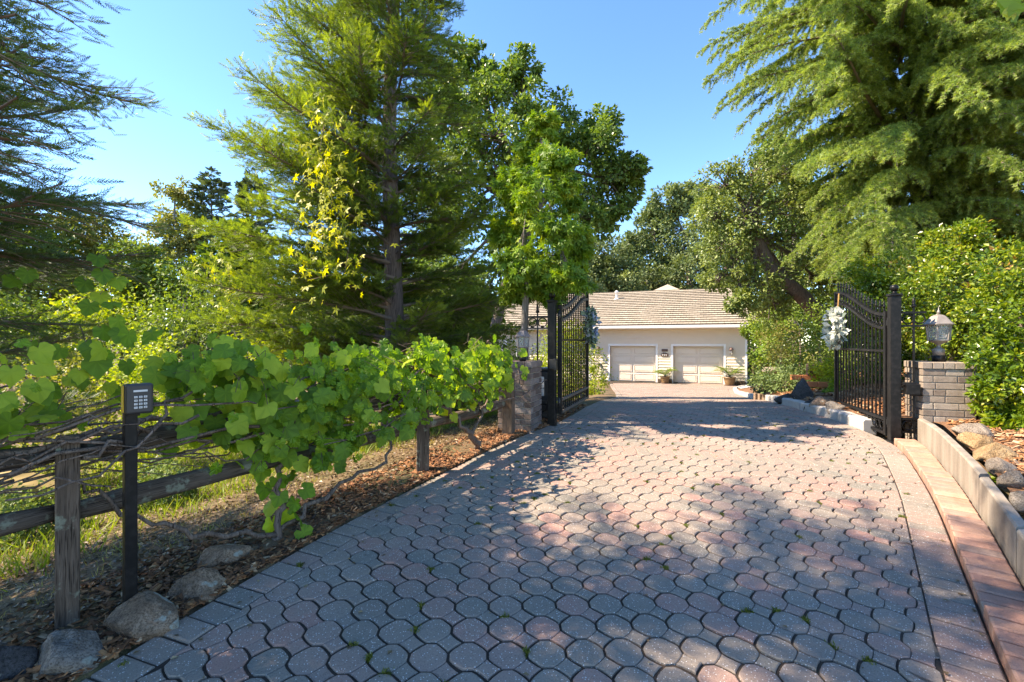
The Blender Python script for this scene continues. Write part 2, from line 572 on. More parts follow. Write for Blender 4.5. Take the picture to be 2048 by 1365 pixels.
MAT['hedge'] = leaf_mat('hedge_foliage', [(0.0, (0.05, 0.11, 0.012)), (0.45, (0.16, 0.25, 0.022)), (0.8, (0.34, 0.38, 0.035)), (0.93, (0.46, 0.41, 0.06)), (1.0, (0.40, 0.17, 0.06))], 0.4, 0.3, spec=0.6)
MAT['vine'] = leaf_mat('vine_foliage', [(0.0, (0.10, 0.21, 0.022)), (0.5, (0.21, 0.37, 0.032)), (1.0, (0.44, 0.56, 0.055))], 0.48, 0.42, vein=0.5)
MAT['yellow_vine'] = leaf_mat('yellow_vine_leaf', [(0.0, (0.26, 0.32, 0.03)), (0.5, (0.48, 0.48, 0.03)), (1.0, (0.66, 0.60, 0.06))], 0.5, 0.45)
MAT['lime'] = leaf_mat('lime_foliage', [(0.0, (0.18, 0.27, 0.02)), (0.5, (0.40, 0.48, 0.04)), (1.0, (0.62, 0.62, 0.09))], 0.4)
MAT['shrub'] = leaf_mat('shrub_foliage', [(0.0, (0.07, 0.125, 0.022)), (0.5, (0.17, 0.26, 0.04)), (1.0, (0.34, 0.42, 0.08))], 0.35)
MAT['bronze'] = leaf_mat('bronze_shrub_leaf', [(0.0, (0.10, 0.10, 0.025)), (0.5, (0.22, 0.22, 0.05)), (1.0, (0.34, 0.27, 0.08))], 0.3)
MAT['rosemary'] = leaf_mat('rosemary_foliage', [(0.0, (0.08, 0.13, 0.045)), (0.5, (0.19, 0.27, 0.095)), (1.0, (0.34, 0.42, 0.16))], 0.3)
MAT['pale_leaf'] = leaf_mat('pale_tree_leaf', [(0.0, (0.13, 0.15, 0.04)), (0.5, (0.25, 0.26, 0.07)), (1.0, (0.40, 0.38, 0.11))], 0.4)
MAT['pine'] = leaf_mat('pine_needles', [(0.0, (0.05, 0.08, 0.045)), (0.5, (0.11, 0.155, 0.08)), (1.0, (0.20, 0.24, 0.12))], 0.2)
MAT['grass'] = leaf_mat('grass_blade', [(0.0, (0.12, 0.20, 0.02)), (0.4, (0.28, 0.37, 0.05)), (0.7, (0.44, 0.40, 0.14)), (1.0, (0.52, 0.42, 0.23))], 0.4)
MAT['litter'] = leaf_mat('dry_leaf', [(0.0, (0.06, 0.038, 0.022)), (0.5, (0.16, 0.10, 0.055)), (0.85, (0.30, 0.20, 0.11)), (1.0, (0.42, 0.31, 0.19))], 0.15)
MAT['moss'] = leaf_mat('joint_moss', [(0.0, (0.07, 0.10, 0.015)), (0.5, (0.15, 0.18, 0.03)), (1.0, (0.28, 0.26, 0.06))], 0.3)
MAT['cycad'] = leaf_mat('cycad_frond', [(0.0, (0.06, 0.13, 0.02)), (0.5, (0.16, 0.25, 0.04)), (1.0, (0.34, 0.38, 0.08))], 0.3)
MAT['white_petal'] = leaf_mat('white_petal', [(0.0, (0.10, 0.14, 0.12)), (0.22, (0.22, 0.28, 0.24)), (0.30, (0.72, 0.72, 0.66)), (1.0, (0.84, 0.85, 0.80))], 0.25, tcol=(1, 1, 1))
MAT['blue_petal'] = leaf_mat('blue_petal', [(0.0, (0.10, 0.17, 0.09)), (0.4, (0.26, 0.36, 0.26)), (0.7, (0.50, 0.56, 0.48)), (0.85, (0.36, 0.42, 0.68)), (1.0, (0.78, 0.80, 0.82))], 0.3, tcol=(1, 1, 1))

# ------------------------------------------------------------------ ground shape
_by = np.array([-40, 0, 5.6, 6.6, 8, 10, 14, 20, 23.5, 30, 400.])
_bz = np.array([-1.2, 0, .328, .365, .33, .19, -.22, -.76, -.92, -.92, -.92])
_ty = np.linspace(-40, 60, 2001)
_tz = np.interp(_ty, _by, _bz)
_k = np.hanning(31); _k /= _k.sum()
_tz = np.convolve(np.pad(_tz, 15, mode='edge'), _k, mode='valid')
def zb(y): return np.interp(y, _ty, _tz)
EL = np.array([(-2.6, -1.5), (-1.95, 1.2), (-1.708, 1.914), (-1.517, 2.442), (-1.148, 3.331), (-.688, 4.197), (-.134, 5.238), (.222, 5.79), (.612, 6.32), (1.0, 7.3), (1.55, 9.0), (3.1, 14), (4.4, 20), (5.6, 27.2)])
ER = np.array([(-.2, -1.5), (1.45, 1.1), (1.953, 1.862), (2.197, 2.171), (2.606, 2.734), (3.32, 3.69), (4.324, 5.238), (4.45, 6.2), (4.7, 7.7), (5.3, 9.6), (7.0, 14), (9.4, 19.8), (10.6, 22.6), (11.9, 24.3), (14.2, 25.0)])
def el(y): return np.interp(y, EL[:, 1], EL[:, 0])
def er(y): return np.interp(y, ER[:, 1], ER[:, 0])
def sstep(a, b, x):
    t = np.clip((x - a) / (b - a), 0, 1)
    return t * t * (3 - 2 * t)
def gz(x, y):
    """open ground left of the drive and under it"""
    dl = el(y) - x
    z = zb(y) - 0.17 * np.clip(dl - .55, 0, 3.5) - 0.05 * np.clip(dl - 4, 0, 14)
    return z
def bedz(x, y):
    d = (x - er(y)) * 0.85
    near = zb(y) + .265 + .10 * np.clip(d - .3, 0, 6)
    far = zb(y) + .10 + .22 * np.clip(d, 0, 3) + .04 * np.clip(d - 3, 0, 10)
    t = sstep(5.3, 6.4, y)
    far = far * (1 - sstep(19, 24, y)) + (zb(y) + .03) * sstep(19, 24, y)
    return near * (1 - t) + far * t
def Z(x, y): return float(gz(x, y))

# ground sheet
def axis(parts):
    out = []
    for a, b, n in parts: out += list(np.linspace(a, b, n, endpoint=False))
    return np.array(out + [parts[-1][1]])
gx = axis([(-180, -40, 14), (-40, -12, 28), (-12, -5, 28), (-5, 3, 80), (3, 16, 52), (16, 50, 34), (50, 180, 14)])
gy = axis([(-30, 0, 20), (0, 9, 90), (9, 30, 70), (30, 60, 30), (60, 260, 20)])
XX, YY = np.meshgrid(gx, gy)
ZZ = gz(XX, YY)
ins = (XX > el(YY) + .02) & (XX < er(YY) + .25)
ZZ = np.where(ins, ZZ - .09, ZZ)
rgt = (XX >= er(YY) + .25)
ZZ = np.where(rgt, ZZ - .12, ZZ)
mound = np.array([[mnoise.noise((x * 1.7, y * 1.7, 3.1)) for x in gx] for y in gy]) * .035
ZZ = ZZ + np.where(XX < el(YY) - .08, mound, 0) + np.where(XX < el(YY) - .1, 0.012, 0)
ny, nx = XX.shape
gv = np.stack([XX, YY, ZZ], -1).reshape(-1, 3)
ii = (np.arange(ny - 1)[:, None] * nx + np.arange(nx - 1)[None, :]).ravel()
gf = np.stack([ii, ii + 1, ii + nx + 1, ii + nx], -1)
npobj('ground', [(gv, gf, None, 0)], MAT['ground'], kind='structure').data.polygons.foreach_set('use_smooth', np.ones(len(gf), bool))

# planting bed right of the drive
by_ = np.concatenate([np.linspace(.6, 9, 85), np.linspace(9.2, 25, 60)])
bd_ = np.concatenate([np.linspace(0, 3, 36), np.linspace(3.2, 14, 25)])
def bed_off(y): return .42 * (1 - sstep(5.0, 5.5, y)) + .14 * sstep(5.0, 5.5, y)
BX = er(by_)[:, None] + bed_off(by_)[:, None] + bd_[None, :]
BY = np.repeat(by_[:, None], len(bd_), 1)
BZ = bedz(BX, BY)
nb = np.array([[mnoise.noise((BX[i, j] * 1.9, BY[i, j] * 1.9, 7.7)) for j in range(len(bd_))] for i in range(len(by_))])
BZ = BZ + nb * .05 * np.clip(bd_[None, :] / .4, 0, 1)
nby, nbx = BX.shape
ii = (np.arange(nby - 1)[:, None] * nbx + np.arange(nbx - 1)[None, :]).ravel()
bf = np.stack([ii, ii + 1, ii + nbx + 1, ii + nbx], -1)
ob = npobj('planting_bed', [(np.stack([BX, BY, BZ], -1).reshape(-1, 3), bf, None, 0)], MAT['mulch_ground'], kind='structure')
ob.data.polygons.foreach_set('use_smooth', np.ones(len(bf), bool))

# ------------------------------------------------------------------ driveway: bed sheet and pavers
def offset(P, d):
    """polyline moved to its right by d"""
    t = np.gradient(P, axis=0)
    t = norm(t)
    n = np.stack([t[:, 1], -t[:, 0]], -1)
    return P + n * d
ELd = np.stack([np.interp(np.linspace(-1.5, 27, 115), EL[:, 1], EL[:, 0]), np.linspace(-1.5, 27, 115)], -1)
ERd = np.stack([np.interp(np.linspace(-1.5, 24.9, 110), ER[:, 1], ER[:, 0]), np.linspace(-1.5, 24.9, 110)], -1)
def smooth(P, n=2):
    for _ in range(n):
        Q = P.copy(); Q[1:-1] = (P[:-2] + 2 * P[1:-1] + P[2:]) / 4; P = Q
    return P
ELd, ERd = smooth(ELd, 3), smooth(ERd, 3)
BW = .205
ELi, ERi = offset(ELd, BW), offset(ERd, -BW)
def pl_x(P, y): return np.interp(y, P[:, 1], P[:, 0])
ys = np.concatenate([np.linspace(-1, 10, 60), np.linspace(10.4, 31, 50)])
xl = pl_x(ELd, ys) + .01
xr = np.where(ys < 24.9, pl_x(ERd, ys), 14.5) - .0
# beyond the kerb's end the court runs in front of the house
xl = np.where(ys > 26, -6, xl)
ts = np.linspace(0, 1, 14)
DX = xl[:, None] + (xr - xl)[:, None] * ts[None, :]
DY = np.repeat(ys[:, None], 14, 1)
DZ = zb(DY) - .0095
ii = (np.arange(len(ys) - 1)[:, None] * 14 + np.arange(13)[None, :]).ravel()
drive = npobj('driveway', [(np.stack([DX, DY, DZ], -1).reshape(-1, 3), np.stack([ii, ii + 1, ii + 15, ii + 14], -1), None, 0)], MAT['soil'], kind='structure')


def inset(poly, gaps):
    """polygon (ccw) inset by a distance per edge"""
    n = len(poly)
    if not hasattr(gaps, '__len__'): gaps = [gaps] * n
    out = []
    for i in range(n):
        p0, p1, p2 = poly[i - 1], poly[i], poly[(i + 1) % n]
        d1 = (p1[0] - p0[0], p1[1] - p0[1]); d2 = (p2[0] - p1[0], p2[1] - p1[1])
        l1 = math.hypot(*d1) or 1e-9; l2 = math.hypot(*d2) or 1e-9
        n1 = (-d1[1] / l1, d1[0] / l1); n2 = (-d2[1] / l2, d2[0] / l2)
        g1, g2 = gaps[i - 1], gaps[i]
        det = n1[0] * n2[1] - n1[1] * n2[0]
        if abs(det) < 0.08:
            g = (g1 + g2) / 2
            out.append((p1[0] + n1[0] * g, p1[1] + n1[1] * g))
        else:
            x = (g1 * n2[1] - g2 * n1[1]) / det
            y = (g2 * n1[0] - g1 * n2[0]) / det
            out.append((p1[0] + x, p1[1] + y))
    return out


def clip(poly, p, n):
    """keep the part of poly where (q-p).n >= 0"""
    out = []
    for i in range(len(poly)):
        a, b = poly[i - 1], poly[i]
        da = (a[0] - p[0]) * n[0] + (a[1] - p[1]) * n[1]
        db = (b[0] - p[0]) * n[0] + (b[1] - p[1]) * n[1]
        if (da >= 0) != (db >= 0):
            t = da / (da - db)
            out.append((a[0] + (b[0] - a[0]) * t, a[1] + (b[1] - a[1]) * t))
        if db >= 0: out.append(b)
    return out


def area(p):
    return 0.5 * sum(p[i - 1][0] * p[i][1] - p[i][0] * p[i - 1][1] for i in range(len(p)))


PP, PE, BUL = .168, .0205, .0040
def octagon(bul=BUL):
    h, e = PP / 2, PE
    c = [(h, -e), (h, e), (e, h), (-e, h), (-h, e), (-h, -e), (-e, -h), (e, -h)]
    out = []
    for i in range(8):
        a, b = c[i], c[(i + 1) % 8]
        out.append(a)
        if i % 2 == 1 and bul:
            m = ((a[0] + b[0]) / 2, (a[1] + b[1]) / 2); l = math.hypot(*m)
            for q in (.28, .72):
                mm = (a[0] + (b[0] - a[0]) * q, a[1] + (b[1] - a[1]) * q)
                out.append((mm[0] + m[0] / l * bul, mm[1] + m[1] / l * bul))
    return out
def square(bul=BUL):
    h, e = PP / 2, PE
    c = [(h, -e), (e, -h), (h, -PP + e), (PP - e, -h)]
    out = []
    for i in range(4):
        a, b = c[i], c[(i + 1) % 4]
        out.append(a)
        if bul:
            m = ((a[0] + b[0]) / 2, (a[1] + b[1]) / 2)
            d = (h - m[0], -h - m[1]); l = math.hypot(*d)
            for q in (.28, .72):
                mm = (a[0] + (b[0] - a[0]) * q, a[1] + (b[1] - a[1]) * q)
                out.append((mm[0] + d[0] / l * bul, mm[1] + d[1] / l * bul))
    return out


def slab(mb, poly, gap, zf, cham=.0045, depth=.030, dz=0.0, simple=False):
    """a chamfered paver: poly in plan, zf(x,y) gives the top"""
    if len(poly) < 3 or abs(area(poly)) < 4e-4: return
    o = inset(poly, gap)
    if area(o) < 2e-4: return
    t = inset(o, cham)
    if area(t) < 1e-4: return
    n = len(o)
    vs = [(x, y, zf(x, y) + dz) for x, y in t] + [(x, y, zf(x, y) + dz - cham * .8) for x, y in o]
    fs = [tuple(range(n))]
    fs += [(n + i, n + (i + 1) % n, (i + 1) % n, i) for i in range(n)]
    if not simple:
        vs += [(x, y, zf(x, y) + dz - depth) for x, y in o]
        fs += [(2 * n + i, 2 * n + (i + 1) % n, n + (i + 1) % n, n + i) for i in range(n)]
    mb._add(vs, fs, False)


LAT = R(2.0)
ca, sa = math.cos(LAT), math.sin(LAT)
def rot2(p): return (p[0] * ca - p[1] * sa, p[0] * sa + p[1] * ca)
OCT, SQ = octagon(), square()
OCT0, SQ0 = octagon(0), square(0)
gapO = .0062
JO = [gapO] * len(OCT)
# shallow false joint between the octagon and its own square
for i in range(len(OCT)):
    m = ((OCT[i][0] + OCT[(i + 1) % len(OCT)][0]) / 2, (OCT[i][1] + OCT[(i + 1) % len(OCT)][1]) / 2)
    if m[0] > .03 and m[1] < -.03: JO[i] = .0014
JS = [gapO] * len(SQ)
for i in range(3): JS[i] = .0014

# soldier band across the drive at the gate
SB0, SB1 = np.array((-.25, 5.50)), np.array((4.35, 4.20))
sbd = (SB1 - SB0) / np.linalg.norm(SB1 - SB0)
sbn = np.array((-sbd[1], sbd[0]))
SBW = .20


def in_field(x, y):
    return pl_x(ELi, y) < x < pl_x(ERi, y)


def side_clip(poly, cx_, cy_):
    """cut a paver's outline by the borders and the soldier band"""
    for P, s in ((ELi, 1), (ERi, -1)):
        k = int(np.argmin((P[:, 0] - cx_) ** 2 + (P[:, 1] - cy_) ** 2))
        k0, k1 = max(k - 1, 0), min(k + 1, len(P) - 1)
        d = P[k1] - P[k0]; d = d / np.linalg.norm(d)
        n = (d[1] * s, -d[0] * s)
        if len(poly) > 2: poly = clip(poly, P[k], n)
    q = np.array((cx_, cy_)) - SB0
    h = float(q @ sbn)
    if abs(h) < .5 and len(poly) > 2:
        if h > 0: poly = clip(poly, SB0 + sbn * SBW / 2, sbn)
        else: poly = clip(poly, SB0 - sbn * SBW / 2, -sbn)
    return poly


def zt(x, y): return float(zb(y))
def rtone():
    return float(np.clip(rng.choice([.04, .16, .3, .48, .66, .88], p=[.18, .2, .16, .18, .17, .11]) + rng.normal(0, .06), 0, 1))

# twelve shared paver meshes
PVAR = []
for k in range(14):
    mb = MB(); mb.tone = float(np.clip(.04 + k / 14 * .9 + rng.normal(0, .03), 0, 1))
    f0 = lambda x, y: 0.0
    slab(mb, OCT, JO, f0); 
    slab(mb, SQ, JS, f0)
    PVAR.append((mb.tone, mb.mesh('paver', MAT['paver'])))
units = []
for i in range(-90, 120):
    for j in range(-20, 170):
        x, y = rot2((i * PP, j * PP))
        x += .05
        if y < 1.0 or y > 26.5: continue
        if x < pl_x(ELi, y) - .25 or x > pl_x(ERi, y) + .25: continue
        if y > 24 and x > 12: continue
        if abs(x / max(y, .1)) > 1.25 or y < 1.55: continue
        units.append((x, y))
units.sort(key=lambda p: p[0] ** 2 + p[1] ** 2)
slope = math.atan(.0585)
near_n = 0
mb_s, mb_f = MB(), MB()
for x, y in units:
    th = rtone()
    far = y > 9.5
    o = [tuple(np.add(rot2(p), (x, y))) for p in (OCT0 if far else OCT)]
    s = [tuple(np.add(rot2(p), (x, y))) for p in (SQ0 if far else SQ)]
    allp = o + s
    whole = all(in_field(*p) for p in allp) and all(abs(float((np.array(p) - SB0) @ sbn)) > SBW / 2 for p in allp)
    dz = float(rng.normal(0, .0014))
    if whole and near_n < 300 and y < 5.4:
        tv = min(PVAR, key=lambda v: abs(v[0] - th) + rng.random() * .05)
        ob = bpy.data.objects.new('paver', tv[1]); COL.objects.link(ob)
        ob.parent = drive
        ob.location = (x, y, zt(x, y) + dz)
        ob.rotation_euler = (slope + rng.normal(0, .009), rng.normal(0, .009), LAT + rng.normal(0, .018))
        near_n += 1
        continue
    mb = mb_f if far else mb_s
    mb.tone = th
    if whole:
        if far:
            slab(mb, o, .004, zt, .008, dz=dz, simple=True); slab(mb, s, .004, zt, .008, dz=dz, simple=True)
        else:
            slab(mb, o, JO, zt, dz=dz); slab(mb, s, JS, zt, dz=dz)
    else:
        for q in (o, s):
            c = tuple(np.mean(np.array(q), 0))
            pc = side_clip(q, *c)
            if len(pc) >= 3: slab(mb, pc, .0035, zt, dz=dz, simple=far)
o = mb_s.build('clipped_and_farther_pavers', MAT['paver'], drive, fix=False); o['kind'] = 'stuff'
o = mb_f.build('farthest_pavers', MAT['paver'], drive, fix=False); o['kind'] = 'stuff'


def course(P, Pi, pitch, name, y0, y1, parent, mat, tones, dz=0.0, objs=True, hgt=.024, cham=.007, gap=.0052):
    """a course of pavers laid across the strip between P and Pi"""
    seg = np.linalg.norm(np.diff(P, axis=0), axis=1)
    cum = np.concatenate([[0], np.cumsum(seg)])
    n = int(cum[-1] / pitch)
    out = MB()
    for k in range(n):
        qs = []
        for Q, s in ((P, k), (P, k + 1), (Pi, k + 1), (Pi, k)):
            d = s * pitch
            qs.append((float(np.interp(d, cum, Q[:, 0])), float(np.interp(d, cum, Q[:, 1]))))
        cyy = sum(q[1] for q in qs) / 4; cxx = sum(q[0] for q in qs) / 4
        if cyy < y0 or cyy > y1: continue
        if area(qs) < 0: qs = qs[::-1]
        mb = MB() if objs else out
        mb.tone = tones(k)
        hz = dz(k, cyy) if callable(dz) else dz
        zf = (lambda x, y: zt(x, y) + hz + rr)
        rr = float(rng.normal(0, .0015))
        if objs:
            c0 = (cxx, cyy, zt(cxx, cyy))
            slab(mb, qs, gap, zf, cham, hgt)
            if mb.v: mb.build(name, mat, parent, fix=False)
        else:
            slab(mb, qs, gap, zf, cham, hgt)
    if not objs and out.v:
        o = out.build(name, mat, parent, fix=False); o['kind'] = 'stuff'


def cool(k): return float(np.clip(rng.choice([.05, .2, .32, .5]) + rng.normal(0, .05), 0, 1))
def mixt(k): return float(np.clip(rng.choice([.15, .3, .5, .62]) + rng.normal(0, .06), 0, 1))
course(ELd, ELi, .135, 'border_paver', 1.3, 7.2, drive, MAT['paver'], cool)
course(ERi, ERd, .118, 'border_paver', 1.3, 6.2, drive, MAT['paver'], mixt)
course(ELd, ELi, .135, 'farther_border_pavers', 7.2, 26, drive, MAT['paver'], cool, objs=False)
course(ERi, ERd, .118, 'farther_border_pavers', 6.2, 24, drive, MAT['paver'], mixt, objs=False)
# soldier band pavers
A0 = SB0 - sbn * SBW / 2; A1 = SB1 - sbn * SBW / 2
def span(P0, P1, n=60):
    t = np.linspace(0, 1, n)[:, None]
    return P0 + (P1 - P0) * t
sk = np.array(sbd) * .045
def band_clip():
    n = int(np.linalg.norm(SB1 - SB0) / .128)
    for k in range(n):
        a = SB0 + sbd * k * .128; b = a + sbd * .128
        q = [tuple(a - sbn * SBW / 2), tuple(b - sbn * SBW / 2), tuple(b + sbn * SBW / 2 - sk), tuple(a + sbn * SBW / 2 - sk)]
        c = np.mean(np.array(q), 0)
        if not (pl_x(ELi, c[1]) - .05 < c[0] < pl_x(ERi, c[1]) + .05): continue
        for P, s in ((ELi, 1), (ERi, -1)):
            kk = int(np.argmin(((P - c) ** 2).sum(1)))
            d = P[min(kk + 1, len(P) - 1)] - P[max(kk - 1, 0)]; d = d / np.linalg.norm(d)
            if len(q) > 2: q = clip(q, P[kk], (d[1] * s, -d[0] * s))
        if len(q) < 3: continue
        mb = MB(); mb.tone = mixt(k)
        slab(mb, q, .0028, zt)
        if mb.v: mb.build('soldier_paver', MAT['paver'], drive, fix=False)
band_clip()

# ------------------------------------------------------------------ brick kerb, retaining wall, concrete kerb
KW = .205
KO = offset(ERd, .006); KI = offset(ERd, KW + .006)
kb = bpy.data.objects.new('brick_kerb', None); COL.objects.link(kb)
tag(kb, 'stepped red brick kerb along the foot of the concrete wall', 'kerb', kind='structure')
def kdz(k, y):
    s = (y - 1.2) % 1.0
    return .034 + .03 * s
course(KO, KI, .098, 'brick', 1.2, 5.22, kb, MAT['kerb_brick'], lambda k: float(np.clip(rng.uniform(.15, 1.0), 0, 1)), dz=kdz, hgt=.12, cham=.009, gap=.0045)

WI, WO = offset(ERd, KW + .02), offset(ERd, KW + .085)
rw = thing('retaining_wall', 'low stained concrete retaining wall between the brick kerb and the mulch bed', 'wall', (3.4, 3.3, float(zb(3.3))))
secs = [(5.2, 3.405, .0, .0), (3.395, 2.605, -.02, .0), (2.595, 1.1, -.03, .03)]
for a, b, dt, _ in secs:
    yy = np.linspace(a, b, 14)
    vs, fs = [], []
    for y in yy:
        xi, xo = float(pl_x(WI, y)), float(pl_x(WO, y))
        top = float(zb(y)) + .30 + dt
        for p in ((xi, y, float(zb(y)) - .1), (xi, y, top - .012), (xi + .012, y, top), (xo - .012, y, top), (xo, y, top - .012), (xo, y, float(zb(y)) - .1)): vs.append(p)
    for i in range(13):
        for k in range(5): fs.append((i * 6 + k, i * 6 + k + 1, (i + 1) * 6 + k + 1, (i + 1) * 6 + k))
    fs += [tuple(range(6)), tuple(13 * 6 + k for k in range(6))[::-1]]
    mb = MB(); mb._add(vs, fs, False)
    mb.build('wall_section', MAT['concrete'], rw, origin=rw.location)

ck = bpy.data.objects.new('concrete_kerb', None); COL.objects.link(ck)
tag(ck, 'pale concrete kerb of separate stones curving towards the house', 'kerb', kind='structure')
seg = np.linalg.norm(np.diff(ERd, axis=0), axis=1); cum = np.concatenate([[0], np.cumsum(seg)])
s0 = float(np.interp(5.9, ERd[:, 1], cum)); L_ = cum[-1]
KC0, KC1 = offset(ERd, .005), offset(ERd, .155)
s = s0
while s < L_ - .2:
    ln = .62 if s < s0 + 6 else .45
    qs = []
    mb = MB(); mb.tone = .5
    n = 4
    vs, fs = [], []
    hh = .125 + rng.normal(0, .004)
    for i in range(n + 1):
        d = s + .006 + (ln - .012) * i / n
        a = (float(np.interp(d, cum, KC0[:, 0])), float(np.interp(d, cum, KC0[:, 1])))
        b = (float(np.interp(d, cum, KC1[:, 0])), float(np.interp(d, cum, KC1[:, 1])))
        z0 = float(zb(a[1]))
        vs += [(a[0], a[1], z0 - .05), (a[0], a[1], z0 + hh - .02), (a[0] * .87 + b[0] * .13, a[1] * .87 + b[1] * .13, z0 + hh), (b[0], b[1], z0 + hh), (b[0], b[1], z0 - .05)]
    for i in range(n):
        for k in range(4): fs.append((i * 5 + k, i * 5 + k + 1, (i + 1) * 5 + k + 1, (i + 1) * 5 + k))
    fs += [(0, 1, 2, 3, 4), tuple(n * 5 + k for k in range(5))[::-1]]
    mb._add(vs, fs)
    mb.build('kerb_stone', MAT['kerb_stone'], ck)
    s += ln

# ------------------------------------------------------------------ house
HANG = -math.atan2(.375, .927)
H0 = Vector((7.08, 27.6, -.92))
house = thing('house', 'cream single storey house with tan tiled roof and two garage doors', 'house', H0, HANG)
hm = house
X0, X1, DW, DH = -9.0, 6.03, 2.62, 2.09
doors = [0.0, 3.57]
w = MB()
def seg_wall(a, b, z0, z1): w.b2((a, .0, z0), (b, .24, z1))
xs = X0
for dcx in doors:
    seg_wall(xs, dcx - DW / 2, -.3, 3.1); xs = dcx + DW / 2
    seg_wall(dcx - DW / 2, dcx + DW / 2, DH, 3.1)
seg_wall(xs, X1, -.3, 3.1)
w.b2((X0, 10.6, -.3), (X1, 10.8, 3.1)); w.b2((X0, .24, -.3), (X0 + .2, 10.6, 3.1)); w.b2((X1 - .2, .24, -.3), (X1, 10.6, 3.1))
w.build('wall', MAT['siding'], hm)
sd = MB()
ex = .165
for k in range(19):
    z0 = .06 + k * ex; z1 = z0 + ex - .002
    spans = [(X0, X1)]
    if z0 < DH + .1:
        spans = []; a = X0
        for dcx in doors:
            spans.append((a, dcx - DW / 2 - .11)); a = dcx + DW / 2 + .11
        spans.append((a, X1 - .09))
    for a, b in spans:
        b_ = min(b, X1 - .09)
        pts = [(a, -.004, z1), (a, -.040, z0), (a, -.040, z0 - .004), (a, -.004, z0 - .004)]
        sd.prism(pts, (b_ - a, 0, 0))
o = sd.build('siding_board', MAT['siding'], hm); o['kind'] = 'stuff'
for x in (X1 - .045, -2.53):
    MB().b2((x - .05, -.05, 0), (x + .05, -.001, 3.04)).build('corner_board', MAT['trim'], hm, bevel=.004)
for dcx in doors:
    d = MB().b2((dcx - DW / 2 + .004, .19, 0.01), (dcx + DW / 2 - .004, .23, DH - .004)).build('garage_door', MAT['door'], hm)
    for r_ in range(4):
        for c_ in range(2):
            pw, ph = DW / 2 - .20, DH / 4 - .17
            px_ = dcx + (c_ - .5) * (DW / 2 - .02); pz = (r_ + .5) * DH / 4
            m = MB()
            # raised field inside a moulding
            m.b2((px_ - pw / 2 - .03, .162, pz - ph / 2 - .03), (px_ + pw / 2 + .03, .192, pz - ph / 2)); m.b2((px_ - pw / 2 - .03, .162, pz + ph / 2), (px_ + pw / 2 + .03, .192, pz + ph / 2 + .03))
            m.b2((px_ - pw / 2 - .03, .162, pz - ph / 2), (px_ - pw / 2, .192, pz + ph / 2)); m.b2((px_ + pw / 2, .162, pz - ph / 2), (px_ + pw / 2 + .03, .192, pz + ph / 2))
            m.b2((px_ - pw / 2 + .04, .170, pz - ph / 2 + .04), (px_ + pw / 2 - .04, .192, pz + ph / 2 - .04))
            m.build('panel', MAT['door'], d, bevel=.006)
    for r_ in (1, 2, 3):
        MB().b2((dcx - DW / 2 + .006, .186, r_ * DH / 4 - .006), (dcx + DW / 2 - .006, .195, r_ * DH / 4 + .006)).build('section_joint', MAT['siding'], d)
    t = MB()
    t.b2((dcx - DW / 2 - .11, -.045, 0), (dcx - DW / 2, .19, DH)); t.b2((dcx + DW / 2, -.045, 0), (dcx + DW / 2 + .11, .19, DH)); t.b2((dcx - DW / 2 - .11, -.045, DH), (dcx + DW / 2 + .11, .19, DH + .12))
    t.build('door_frame', MAT['trim'], hm, bevel=.004)
# wall lamps
for lx in (5.25, -2.0):
    m = MB()
    m.b2((lx - .06, -.055, 1.80), (lx + .06, -.032, 2.02)); m.beam((lx, -.05, 1.95), (lx, -.18, 2.0), .02, .02)
    m.lathe([(.02, 2.04), (.05, 2.02), (.12, 1.90), (.115, 1.885)], 8, (lx, -.19, 0))
    m.lathe([(.075, 1.62), (.075, 1.60)], 8, (lx, -.19, 0))
    for k in range(4):
        a = PI / 4 + k * PI / 2
        m.beam((lx + .075 * math.cos(a), -.19 + .075 * math.sin(a), 1.61), (lx + .085 * math.cos(a), -.19 + .085 * math.sin(a), 1.89), .012, .012)
    lp = m.build('wall_lamp', MAT['plaque'], hm)
    g = MB(); g.lathe([(.066, 1.63), (.074, 1.88)], 8, (lx, -.19, 0)); g.build('lamp_glass', MAT['glass'], lp)
pq = MB().b2((1.63, -.06, 1.78), (1.97, -.034, 1.92)).b2((1.60, -.065, 1.50), (2.00, -.034, 1.66))
pq.prism([(1.66, -.065, 1.66), (1.94, -.065, 1.66), (1.87, -.065, 1.72), (1.73, -.065, 1.72)], (0, .03, 0))
pqo = pq.build('house_sign', MAT['plaque'], hm)
m = MB()
for k, xx in enumerate((1.69, 1.79, 1.89)):
    m.ring((xx, -.067, 1.60), .026, .008, (0, 1, 0), 8, 4); m.b2((xx - .02, -.07, 1.535), (xx + .02, -.064, 1.553))
m.build('raised_mark', MAT['white_label'], pqo)
# stone footing strip by the pots
for a, b in ((5.0, 5.98), (1.42, 2.2)):
    x = a
    while x < b - .05:
        ww = min(rng.uniform(.16, .26), b - x)
        MB().b2((x + .008, -.15, 0), (x + ww - .008, -.04, rng.uniform(.17, .22))).build('footing_stone', MAT['fence_brown'], hm, bevel=.012)
        x += ww
# window left of the gate
wf = MB()
wx0, wx1, wz0, wz1 = -8.0, -6.6, 1.0, 2.3
wf.b2((wx0, -.06, wz0), (wx1, -.032, wz1))
wo_ = wf.build('window', MAT['window'], hm)
t = MB()
t.b2((wx0 - .1, -.07, wz0 - .1), (wx0, -.03, wz1 + .1)); t.b2((wx1, -.07, wz0 - .1), (wx1 + .1, -.03, wz1 + .1)); t.b2((wx0, -.07, wz1), (wx1, -.03, wz1 + .1)); t.b2((wx0, -.08, wz0 - .1), (wx1, -.03, wz0)); t.b2(((wx0 + wx1) / 2 - .025, -.068, wz0), ((wx0 + wx1) / 2 + .025, -.03, wz1))
t.build('frame', MAT['trim'], wo_)
